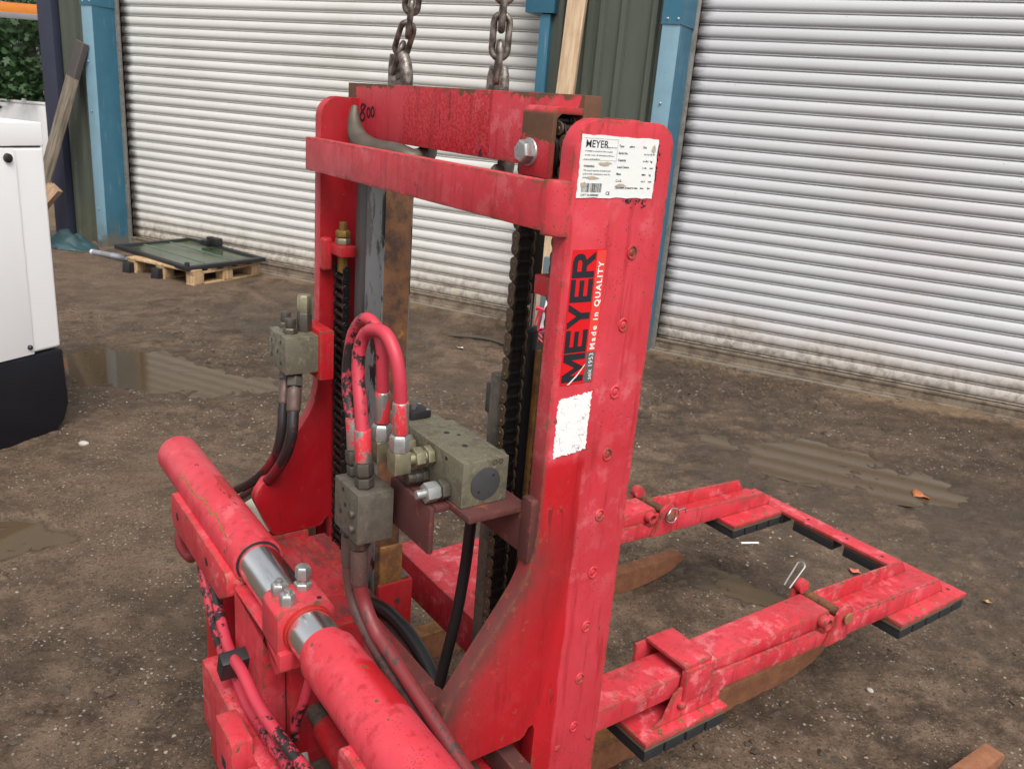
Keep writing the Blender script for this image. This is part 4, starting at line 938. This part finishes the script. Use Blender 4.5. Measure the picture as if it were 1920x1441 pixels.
for x, zc_ in ((-.139, 1.018), (-.195, 1.014)):
    fit([((x, -.150, zc_), U, .032, .0125, 'cube'), ((x, -.138, zc_), FY, .012, .009, 'c')], 'nut_brass', vb, 'elbow')
    fit([((x, -.128, zc_), FY, .016, .0155, 'hex')], 'nut_brass', vb, 'union_nut')
    fit([((x, -.112, zc_), FY, .005, .009, 'c'), ((x, -.109, zc_), FY, .012, .0155, 'hex')], 'nut_brass', vb, 'port_nut')
    fit([((x, -.150, zc_ + .014), U, .004, .010, 'c'), ((x, -.150, zc_ + .017), U, .024, .0150, 'hex')], 'nut', vb, 'hose_nut')
fit([((-.152, -.130, .982), FY, .020, .0095, 'c'), ((-.152, -.118, .982), FY, .012, .0105, 'c'), ((-.152, -.106, .982), FY, .010, .0115, 'hex')], 'nut_dark', vb, 'plug')
fit([((-.094, -.146, .984), FY, .016, .0065, 'c')], 'nut', vb, 'stud'); fit([((-.094, -.133, .984), FY, .022, .0150, 'hex')], 'nut', vb, 'cap_nut'); fit([((-.094, -.110, .984), FY, .014, .0155, 'hex')], 'nut_dark', vb, 'port_nut')

# ---- small port blocks
sb = bx('port_block', (-.244, -.163, -.200, -.143, .884, .963), 'block_dark', .0018)
for x, z in ((-.178, .929), (-.178, .905)): g = G(); g.cyl((x, -.2005, z), (x, -.2065, z), .0062, .0062, 16); g.cyl((x, -.2065, z), (x, -.2068, z), .0032, .0032, 6); part('socket_screw', g, 'nut_dark', .0006, sb)
for x, z in ((-.214, .953), (-.206, .931), (-.222, .914)): g = G(); g.cyl((x, -.2005, z), (x, -.1995, z), .0036, .0036, 12); part('bolt_hole', g, 'ink', 0, sb)
lb = bx('port_block', (-.800, -.707, -.101, -.033, .967, 1.043), 'block', .0018)
for x, z in ((-.735, 1.028), (-.752, 1.005), (-.735, .985), (-.785, 1.02), (-.785, .99)): g = G(); g.cyl((x, -.1015, z), (x, -.1005, z), .0042, .0042, 12); part('bolt_hole', g, 'ink', 0, lb)
bx('block_bracket', (-.800, -.700, -.033, -.003, .950, 1.052), 'red_deep', .002)
fit([((-.790, -.070, 1.043), U, .012, .0145, 'hex'), ((-.790, -.070, 1.055), U, .020, .0105, 'c')], 'nut_dark', lb, 'stub_fitting')
fit([((-.742, -.078, 1.043), U, .012, .0150, 'hex'), ((-.742, -.078, 1.055), U, .018, .0110, 'c')], 'nut_dark', lb, 'stub_fitting')
fit([((-.752, -.045, 1.043), U, .040, .0155, 'hex')], 'nut_dark', lb, 'adapter'); fit([((-.752, -.045, 1.083), U, .034, .0145, 'hex')], 'nut_brass', lb, 'cap_nut')

# ---- hoses
def hose(pts, m, r=.0100, fer=None, fend=(0, 1), fm='ferrule', nutm='nut_dark', flen=.045, nut=True):
    P_ = catmull(pts, 7); g = G(); g.tube(P_, r, 16); h = part('hose', g, m)
    for e in fend:
        a, b = (P_[0], P_[1]) if e == 0 else (P_[-1], P_[-2]); d = (b - a).normalized()
        g = G(); g.cyl(a, a + d * flen, r * 1.22, r * 1.22, 18); g.cyl(a + d * flen, a + d * (flen + .003), r * 1.22, r * 1.08, 18); part('ferrule', g, fm, .0008, h)
        if nut: g = G(); g.cyl(a - d * .006, a, r * .9, r * .9, 14); g.hexn(a - d * .004, -d, .021, r * 1.48); g.hexn(a - d * .027, -d, .012, r * 1.4); part('swivel_nut', g, nutm, .0006, h)
    return h
hA = [(-.236, -.172, 1.003), (-.240, -.172, 1.03), (-.262, -.170, 1.062), (-.275, -.168, 1.096), (-.276, -.166, 1.135), (-.266, -.164, 1.174), (-.238, -.161, 1.201), (-.209, -.159, 1.199), (-.191, -.157, 1.176), (-.189, -.155, 1.138), (-.192, -.152, 1.100), (-.195, -.150, 1.058)]
hB = [(-.190, -.180, 1.003), (-.193, -.181, 1.04), (-.204, -.180, 1.082), (-.220, -.177, 1.122), (-.226, -.174, 1.155), (-.219, -.170, 1.182), (-.199, -.167, 1.195), (-.169, -.163, 1.197), (-.146, -.160, 1.177), (-.136, -.157, 1.145), (-.136, -.153, 1.105), (-.139, -.150, 1.061)]
h = hose(hA, 'hose_red', .0092, fend=(1,), fm='ferrule_red', nut=False); h2 = hose(hB, 'hose_red', .0096, fend=(1,), nut=False)
for P0, P1, hh in ((hA[0], hA[1], h), (hB[0], hB[1], h2)):
    a, b = Vector(P0), Vector(P1); d = (b - a).normalized()
    g = G(); g.cyl(a, a + d * .048, .0122, .0122, 18); part('ferrule', g, 'ferrule_red', .0008, hh)
    g = G(); g.hexn(a - d * .001, -d, .021, .0150); g.hexn(a - d * .024, -d, .016, .0140); part('swivel_nut', g, 'nut_dark', .0006, hh)
hose([(-.236, -.178, .862), (-.238, -.177, .80), (-.226, -.174, .752), (-.192, -.171, .722), (-.160, -.168, .705), (-.126, -.166, .692), (-.079, -.163, .678), (-.024, -.160, .668), (.05, -.158, .66)], 'hose_brown', .0100, fend=(0,), fm='ferrule_dark', flen=.05)
hose([(-.192, -.182, .862), (-.196, -.178, .80), (-.188, -.172, .762), (-.156, -.169, .735), (-.133, -.166, .725), (-.086, -.163, .711), (-.026, -.161, .696), (.026, -.158, .681), (.085, -.155, .663), (.16, -.152, .65)], 'hose_dirty', .0110, fend=(0,), fm='ferrule_dark', flen=.06)
hose([(-.765, -.080, .935), (-.744, -.093, .885), (-.735, -.100, .836), (-.755, -.105, .779), (-.815, -.110, .716), (-.905, -.115, .650), (-.985, -.125, .600), (-1.03, -.17, .55), (-.98, -.25, .52), (-.90, -.25, .50), (-.84, -.235, .56)], 'hose_mid', .0105, fend=(0,), fm='ferrule_dark')
hose([(-.715, -.080, .935), (-.692, -.092, .888), (-.684, -.098, .851), (-.704, -.103, .799), (-.752, -.107, .742), (-.822, -.111, .681), (-.920, -.116, .615), (-.985, -.14, .56), (-1.0, -.22, .50), (-.90, -.235, .50), (-.80, -.225, .60)], 'hose_mid', .0115, fend=(0,), fm='ferrule_dark')
hose([(-.83, -.235, .63), (-.80, -.250, .595), (-.761, -.262, .562), (-.728, -.264, .524), (-.670, -.268, .485), (-.590, -.275, .462), (-.509, -.284, .478), (-.470, -.287, .493), (-.393, -.290, .480), (-.287, -.290, .488), (-.190, -.290, .505), (-.08, -.285, .52)], 'hose_red', .0100, fend=())
hose([(-.72, -.235, .68), (-.69, -.258, .65), (-.655, -.270, .600), (-.616, -.276, .570), (-.563, -.282, .545), (-.500, -.290, .535), (-.440, -.298, .548), (-.385, -.300, .556), (-.305, -.300, .545), (-.205, -.298, .552), (-.10, -.295, .566), (.0, -.29, .58)], 'hose_red', .0100, fend=())
g = G(); g.box(-.014, .014, -.030, .024, -.022, .026, Matrix.Translation((-.445, -.292, .533)) @ Matrix.Rotation(R(20), 4, 'Y')); part('hose_clamp', g, 'black', .004)

# ---- side shift cylinder
CY, CZ = -.2245, .680
def tube_part(x0, x1, ro, ri, name='cylinder_tube'):
    g = G(); n = 48; rings = [(x0, ro * .90), (x0 + .012, ro), (x1 - .008, ro), (x1, ro * .985), (x1, ri), (x1 - .03, ri)] 
    vs, fs = [], []
    for x, r_ in rings:
        for i in range(n): t = 2 * math.pi * i / n; vs.append((x, CY + r_ * math.cos(t), CZ + r_ * math.sin(t)))
    for q in range(len(rings) - 1):
        for i in range(n): fs.append((q * n + i, q * n + (i + 1) % n, (q + 1) * n + (i + 1) % n, (q + 1) * n + i))
    fs.append(list(range(n))[::-1]); g.add(vs, fs); return part(name, g, 'tube_red', 0)
M['collar_orange'] = plain('orange red collar', (.36, .016, .010), .55, 0, .3, 30)
def tube_fade(k, f):        # sharper red patches left where something covered the tube
    x = k.xyz(k.obj()); w = k.ma('MULTIPLY', k.ma('SUBTRACT', k.noise(9, 3), .5), .03)
    x0 = k.ma('ADD', x[0], w); y0 = k.ma('ADD', x[1], w)
    p1 = k.ma('MULTIPLY', k.ma('MULTIPLY', k.step(x0, -.835, -.825), k.step(x0, -.70, -.72)), k.step(y0, -.222, -.214))
    p2 = k.ma('MULTIPLY', k.ma('MULTIPLY', k.step(x0, -.13, -.11), k.step(x0, .0, -.006)), k.step(y0, -.232, -.212))
    return k.ma('MULTIPLY', f, k.ma('SUBTRACT', 1.0, k.ma('MULTIPLY', k.ma('MAXIMUM', p1, p2), .9)))
M['tube_red'] = red_paint('cylinder red paint', .85, .45, .16, .6, {'fade': tube_fade})
t1 = tube_part(-1.075, -.520, .0466, .0415); t1['label'] = 'far half of the red shift cylinder'
def on_tube(pts, r, m, name, par):
    g = G(); P_ = catmull(pts, 4); g.tube(P_, r, 6)
    vs = []
    for v in g.v:                       # flatten the stroke onto the tube surface
        d = Vector((0, v[1] - CY, v[2] - CZ)); q = d.length; d.normalize(); e = .0466 + (q - .0468) * .12 + .0002; vs.append((v[0], CY + d.y * e, CZ + d.z * e))
    g.v = vs; return part(name, g, m, 0, par)
on_tube([(-.9042, -.2697, .6921), (-.8965, -.2658, .702), (-.8734, -.2617, .7084), (-.8286, -.2629, .7067), (-.7894, -.2629, .7067), (-.7577, -.26, .7105), (-.7414, -.2562, .7145), (-.7159, -.2584, .7123), (-.6798, -.2608, .7096), (-.6772, -.2563, .7144), (-.6515, -.2569, .7138), (-.6175, -.2602, .7103), (-.5822, -.2622, .7077)], [.0016 + .0009 * math.sin(i * 1.9) for i in range(49)], 'gold', 'rust_streak', t1)
for a_, b_ in (((-.7812, -.2187, .7264), (-.775, -.2205, .7264)), ((-.7542, -.2225, .7268), (-.744, -.2225, .7268)), ((-.7348, -.222, .7267), (-.727, -.2195, .7267)), ((-.722, -.2145, .7264), (-.7122, -.2124, .7264)), ((-.6766, -.2274, .7267), (-.672, -.2274, .7267)), ((-.6857, -.2173, .7262), (-.672, -.2135, .7262)), ((-.7122, -.2184, .7264), (-.702, -.216, .7264)), ((-.8934, -.2337, .7259), (-.886, -.2337, .726)), ((-.8934, -.2297, .7259), (-.883, -.2287, .726))):
    on_tube([a_, ((a_[0] + b_[0]) / 2, (a_[1] + b_[1]) / 2, .7266), b_], .0011, 'ink', 'scuff_mark', t1)
g = G(); n = 48
t2 = tube_part(.40, -.190, .0466, .0395); t2['label'] = 'near half of the red shift cylinder'
g = G(); g.ring((-.535, CY, CZ), (-.5215, CY, CZ), .0412, .0385, 40); part('rod_seal', g, 'rubber', 0, t1)
g = G(); g.cyl((-.9, CY, CZ), (.3, CY, CZ), .0382, .0382, 56, False); part('cylinder_rod', g, 'chrome')
g = G(); g.prism([(-.275, .640), (-.178, .640), (-.178, .706), (-.188, .7225), (-.264, .7225), (-.275, .712)], 'x', -.358, -.286); cb = part('rod_block', g, 'red_arm', .003)
g = G(); g.ring((-.286, CY, CZ), (-.277, CY, CZ), .0418, .0384, 40); part('rod_collar', g, 'collar_orange', .001, cb)
for x, y in ((-.339, -.252), (-.304, -.251)):
    g = G(); g.hexn((x, y, .7225), U, .020, .0135); part('nut', g, 'nut', .0008, cb); g = G(); g.cyl((x, y, .7415), (x, y, .7495), .006, .006, 12); part('stud', g, 'nut', .0006, cb)
g = G(); g.hexn((-.338, -.212, .7225), U, .012, .0150); g.cyl((-.338, -.212, .7345), (-.338, -.212, .7425), .009, .009, 14); g.hexn((-.338, -.212, .7415), U, .022, .0130); part('nipple', g, 'nut', .0008, cb)
g = G(); g.cyl((-.298, -.200, .7222), (-.298, -.200, .7232), .0042, .0042, 12); part('bolt_hole', g, 'ink', 0, cb)
# mounting rails under the tubes
for x0, x1 in ((-.905, -.520), (-.035, .40)):
    g = G(); g.prism([(x0 + .02, .590), (x1 - .05, .590), (x1, .622), (x1, .655), (x1 - .01, .668), (x0 + .01, .668), (x0, .658), (x0, .608)], 'y', -.284, -.250); q = part('mount_rail', g, 'red_arm', .004)
    for f in (.14, .68): xx = x0 + (x1 - x0) * f; g = G(); g.cyl((xx, -.2845, .632), (xx, -.283, .632), .009, .009, 16); part('bolt_hole', g, 'ink', 0, q)
g = G(); g.prism([(-.505, .650), (-.275, .650), (-.275, .618), (-.300, .598), (-.318, .612), (-.345, .642), (-.356, .62), (-.356, .36), (-.505, .36)], 'y', -.275, -.235); part('centre_bracket', g, 'red', .003)
bx('bracket_rib', (-.356, -.335, -.235, -.10, .36, .63), 'red_deep', .003)
bx('lower_rail', (-.575, .12, -.318, -.278, .33, .468), 'red_arm', .004)
bx('lower_web', (-.56, .10, -.272, -.06, .10, .36), 'block_dark', .003)
k1 = bx('stop_block', (-.372, -.286, -.352, -.316, .395, .500), 'red', .003)
g = G(); g.box(-.340, -.318, -.3525, -.351, .425, .445); part('slot', g, 'ink', .002, k1)
k2 = bx('stop_block', (-.262, -.06, -.350, -.318, .36, .470), 'red', .004)
g = G(); g.cyl((-.232, -.3505, .452), (-.232, -.349, .452), .007, .007, 14); part('bolt_hole', g, 'ink', 0, k2)
g = G(); g.cyl((-.50, -.190, .470), (-.27, -.190, .470), .0165, .0165, 24); lr = part('lower_rod', g, 'block_dark')
g = G(); g.cyl((-.285, -.190, .470), (.2, -.190, .470), .026, .026, 28); part('lower_cylinder', g, 'red_deep', .003)
hose([(-.245, -.235, .62), (-.262, -.240, .56), (-.290, -.243, .50), (-.300, -.24, .46)], 'hose_red', .0085, fend=())
fit([((-.215, -.262, .500), (.7, -.1, -.4), .018, .011, 'hex'), ((-.203, -.264, .492), (.7, -.1, -.4), .05, .008, 'c')], 'ferrule', A, 'hose_fitting')

# ---- carriage deck
bx('carriage_deck', (-.800, -.031, -.168, -.028, .540, .560), 'red_deck', .003)
bx('deck_step', (-.790, -.560, -.028, .020, .530, .552), 'red_deck', .003)
bx('deck_lip', (-.812, -.784, -.150, -.02, .545, .574), 'red_deck', .004)
g = G(); g.tube(catmull([(-.56, -.018, .50), (-.47, -.012, .553), (-.38, -.008, .568), (-.28, -.010, .558), (-.19, -.018, .52), (-.1, -.03, .45)], 7), .0135, 14); part('hose', g, 'hose_black')
bx('guide_bar', (-.80, .30, -.018, .012, .505, .545), 'maroon', .002)
bx('guide_bar', (-.80, .30, -.060, -.034, .470, .505), 'block_dark', .002)
bx('guide_bar', (-.80, .30, -.100, -.066, .455, .490), 'block_dark', .002)

# ---- cross beam and clamp arms
bx('cross_beam', (-.800, -.130, .205, .262, .375, .470), 'red_arm', .004)
g = G(); g.prism([(-.735, .262), (-.545, .262), (-.62, .40), (-.66, .43), (-.735, .44)], 'z', .440, .452); part('gusset', g, 'red_arm', .003)
def arm(x0, x1, side):
    """box beam between x0 and x1; side +1 if the visible outer side is +x"""
    xc = (x0 + x1) / 2; o_ = .015
    box = None
    g = G(); g.prism([(.16, .378), (.99, .385), (1.015, .398), (1.022, .418), (1.012, .430), (.16, .430)], 'x', x0, x1); box = part('arm_beam', g, 'red_arm', .005)
    ca, cb_ = x0 - o_, x1 + o_
    for a, b in ((ca, ca + .008), (cb_ - .008, cb_)):
        g = G(); g.prism([(.432, .337), (.462, .350), (.485, .400), (.505, .412), (.560, .413), (.955, .398), (.985, .380), (1.075, .380), (1.10, .404), (1.498, .385), (1.535, .342), (1.40, .341), (1.20, .343), (.946, .351), (.640, .364), (.625, .337)], 'x', a, b); part('channel_flange', g, 'red_arm', .0015)
    g = G(); g.prism([(.62, .352), (1.545, .3405), (1.545, .349), (.62, .361)], 'x', ca + .0085, cb_ - .0085); part('channel_web', g, 'red_arm', .001)
    for a, b in ((ca - .012, ca - .0005), (cb_ + .0005, cb_ + .012)):
        pts = [(.985, .352), (1.065, .352)] + arc(1.043, .417, .030, -10, 190, 10); g = G(); g.prism(pts, 'x', a, b); part('hinge_ear', g, 'red_arm', .002)
    g = G(); g.cyl((ca - .020, 1.043, .417), (cb_ + .018, 1.043, .417), .0125, .0125, 20); pin = part('hinge_pin', g, 'rust', .001)
    g = G(); g.cyl((cb_ + .018, 1.043, .417), (cb_ + .022, 1.043, .417), .016, .015, 20); part('pin_head', g, 'fork', .001, pin)
    g = G(); g.ring((x1 + .0, .985, .412), (x1 + .024, .985, .412), .0165, .0105, 20); part('pivot_bush', g, 'red_arm', .001)
    g = G(); g.cyl((x0 - .022, 1.03, .440), (x0 + .0, 1.03, .440), .018, .018, 18); part('pivot_bush', g, 'red_arm', .002)
    return box
arm(-.203, -.118, 1); arm(-.795, -.710, 1)
# collar over the near arm
g = G(); g.box(-.222, -.1045, .504, .584, .4515, .4605); co = part('arm_collar', g, 'red_arm', .003)
g = G(); g.box(-.1125, -.0985, .5045, .5835, .378, .4515); part('collar_leg', g, 'red_arm', .002, co)
g = G(); g.box(-.2275, -.2195, .478, .555, .345, .4515); part('collar_leg', g, 'red_arm', .002, co)
g = G(); g.sphere((-.100, .505, .372), .009, 10, 7, (1, 1.2, 1)); part('weld_blob', g, 'red_arm', 0, co)
# spring clips
def clip(p, d, r_, name='spring_clip', ang=0):
    p, d = Vector(p), Vector(d).normalized(); a = Vector((0, 0, 1)); pts = []
    b = d.cross(a).normalized()
    for t in range(0, 200, 20): pts.append(p + d * (.06 + r_ * math.sin(R(t))) + b * (r_ * math.cos(R(t))))
    pts = [p + b * r_ * .9] + pts + [p - b * r_ * .6]; g = G(); g.tube(catmull(pts, 3), .0022, 8); part(name, g, 'wire')
clip((-.225, .985, .445), (.05, .6, .75), .011); 
g = G(); c0 = Vector((-.668, 1.043, .420)); g.tube([c0 + Vector((.003 * math.sin(3 * R(t)), .024 * math.cos(R(t)), .022 * math.sin(R(t)))) for t in range(0, 360, 24)], .0022, 8, True); g.tube([c0 + Vector((0, .02, .012)), c0 + Vector((.004, .045, .016)), c0 + Vector((.004, .052, -.002))], .002, 8); part('spring_clip', g, 'wire')

# ---- end frame with rubber pads
def foot(x0, x1, y0, y1, n, zt=.340, name='foot_plate', holes=(), edge='+'):
    fp = bx(name, (x0, x1, y0, y1, zt - .010, zt), 'red_arm', .0015)
    g = G(); g.box(x0 + .002, x1 - .002, y0 + .001, y1 - .001, zt - .020, zt - .0105); part('pad_backing', g, 'wear_layer', .001, fp)
    w = (y1 - y0) / n
    for i in range(n): g = G(); g.box(x0 + .003, x1 - .003, y0 + i * w + .0035, y0 + (i + 1) * w - .0035, zt - .046, zt - .0205); part('rubber_pad', g, 'rubber', .0015, fp)
    for i in range(n - 1):
        y = y0 + (i + .9) * w; g = G(); g.cyl((x1 - .016, y, zt - .001), (x1 - .016, y, zt + .0012), .0062, .0055, 14); part('screw', g, 'fork', 0, fp)
    return fp
foot(-.225, -.062, 1.268, 1.527, 4); foot(-.800, -.637, 1.296, 1.527, 4); foot(-.222, -.080, .392, .632, 4, .336)
ef = bx('end_plate', (-.800, -.062, 1.5275, 1.588, .330, .340), 'red_arm', .0015)
for x0, x1 in ((-.225, -.066), (-.408, -.262), (-.592, -.446), (-.796, -.637)):
    g = G(); g.box(x0, x1, 1.531, 1.584, .3205, .3295); part('pad_backing', g, 'wear_layer', .001, ef)
    g = G(); g.box(x0, x1, 1.531, 1.584, .294, .320); part('rubber_pad', g, 'rubber', .0015, ef)
for x in (-.10, -.30, -.42, -.56): g = G(); g.cyl((x, 1.557, .3395), (x, 1.557, .3406), .0055, .005, 12); part('screw', g, 'ink', 0, ef)

# ---- forks
def fork(x0, x1, m='fork'):
    g = G(); g.prism([(.10, .006), (1.16, .006), (1.27, .014), (1.35, .032), (1.395, .058), (1.402, .072), (1.392, .084), (.10, .086)], 'x', x0, x1); return part('fork_tine', g, m, .003)
f1 = fork(-.950, -.902); f2 = fork(-.372, -.322); f3 = fork(.150, .198)
g = G(); g.box(-.374, -.320, .20, .74, .0865, .092); part('worn_top', g, 'fork_orange', .002, f2)
g = G(); g.box(-.952, -.900, .20, .60, .0865, .092); part('worn_top', g, 'fork_orange', .002, f1)
bx('fork_carrier', (-1.02, .26, .03, .10, .03, .22), 'red_deep', .004)
bx('carriage_post', (-.79, -.70, -.25, .1, .05, .54), 'red_deep', .004)
bx('carriage_post', (-.12, -.03, -.06, .1, .05, .50), 'red_deep', .004)
bx('slide_block', (-1.06, -.815, -.155, -.02, .47, .555), 'nylon', .006)
bx('slide_block', (-.98, -.86, -.02, .03, .47, .565), 'nylon', .006)
bx('end_stop', (-.93, -.86, .03, .08, .50, .60), 'red', .008)

# ================================================================== LIFTING CHAINS
def lift_link():
    g = G(); n = 9; L, w = .0195, .0125; pts = [(0, w * math.cos(R(180 * i / n)), L + w * math.sin(R(180 * i / n))) for i in range(n + 1)] + [(0, -w * math.cos(R(180 * i / n)), -L + -w * math.sin(R(180 * i / n))) for i in range(n + 1)]
    g.tube(pts, .0056, 10, True); return g.mesh('chain_link', ['lift_chain'], 0, 2, 60)
LM = lift_link(); LP = .0410
def lifting(label, base, pts, hookpts, hr):
    root = empty('lifting_chain', A.matrix_basis @ Vector(base)); root.rotation_euler = A.rotation_euler; tag(root, label, 'chain', 'lifting chains'); b0 = Vector(base)
    P_ = [Vector(p) - b0 for p in pts]; Q = []
    for a, b in zip(P_[:-1], P_[1:]):
        for i in range(40): Q.append(a.lerp(b, i / 40))
    Q.append(P_[-1]); acc = 0; nxt = 0; kk = 0
    for a, b in zip(Q[:-1], Q[1:]):
        s_ = (b - a).length
        while acc + s_ >= nxt:
            q = a.lerp(b, (nxt - acc) / s_); zq = (b - a).normalized(); xq = (Matrix.Rotation(R((-35 if kk % 2 else 55) + random.uniform(-9, 9)), 3, 'Z') @ Vector((1, 0, 0))); xq = (xq - zq * xq.dot(zq)).normalized(); yq = zq.cross(xq)
            o = bpy.data.objects.new('chain_link', LM); C.objects.link(o); o.parent = root
            o.matrix_local = Matrix(((xq.x, yq.x, zq.x, q.x), (xq.y, yq.y, zq.y, q.y), (xq.z, yq.z, zq.z, q.z), (0, 0, 0, 1))); nxt += LP; kk += 1
        acc += s_
    hp = catmull([Vector(p) - b0 for p in hookpts], 5); rs = np.interp(np.linspace(0, 1, len(hp)), np.linspace(0, 1, len(hr)), hr).tolist()
    g = G(); g.tube(hp, rs, 14); g.build('hook', 'hook', root, 0, 2, 60); return root, b0
r1_, b1_ = lifting('steel lifting chain with open hook at the 800 end of the top bar', (-.70, .125, 1.50), [(-.712, .125, 1.575), (-.672, .125, 1.640), (-.655, .122, 1.70), (-.640, .115, 2.3)],
    [(-.752, .056, 1.482), (-.742, .050, 1.458), (-.722, .047, 1.432), (-.690, .050, 1.412), (-.640, .054, 1.408), (-.575, .060, 1.408), (-.545, .080, 1.402), (-.580, .125, 1.420), (-.640, .132, 1.47), (-.705, .128, 1.53)], [.007, .012, .018, .023, .021, .020, .019, .017, .015, .013])
for dx in (-.024, .024):
    g = G(); g.tube(catmull([(dx, .0, .015), (dx * 1.05, 0, .045), (dx * .85 - .004, 0, .07), (dx * .6 - .008, 0, .082)], 4), [.0125] * 8 + [.0115] * 5, 12); g.build('clevis_arm', 'lift_chain', r1_, 0, 2, 60)
r2_, b2_ = lifting('steel lifting chain hanging straight down behind the pulley bracket end', (-.362, .125, 1.50), [(-.368, .125, 1.568), (-.362, .124, 1.70), (-.372, .118, 2.3)],
    [(-.292, .088, 1.412), (-.300, .092, 1.402), (-.315, .112, 1.400), (-.330, .128, 1.42), (-.350, .130, 1.47), (-.364, .126, 1.535)], [.010, .014, .0145, .014, .012, .011])
for dx in (-.017, .017):
    g = G(); g.tube(catmull([(dx - .004, .0, .012), (dx * 1.05 - .004, 0, .042), (dx * .7 - .004, 0, .062)], 4), .0085, 12); g.build('clevis_arm', 'lift_chain', r2_, 0, 2, 60)
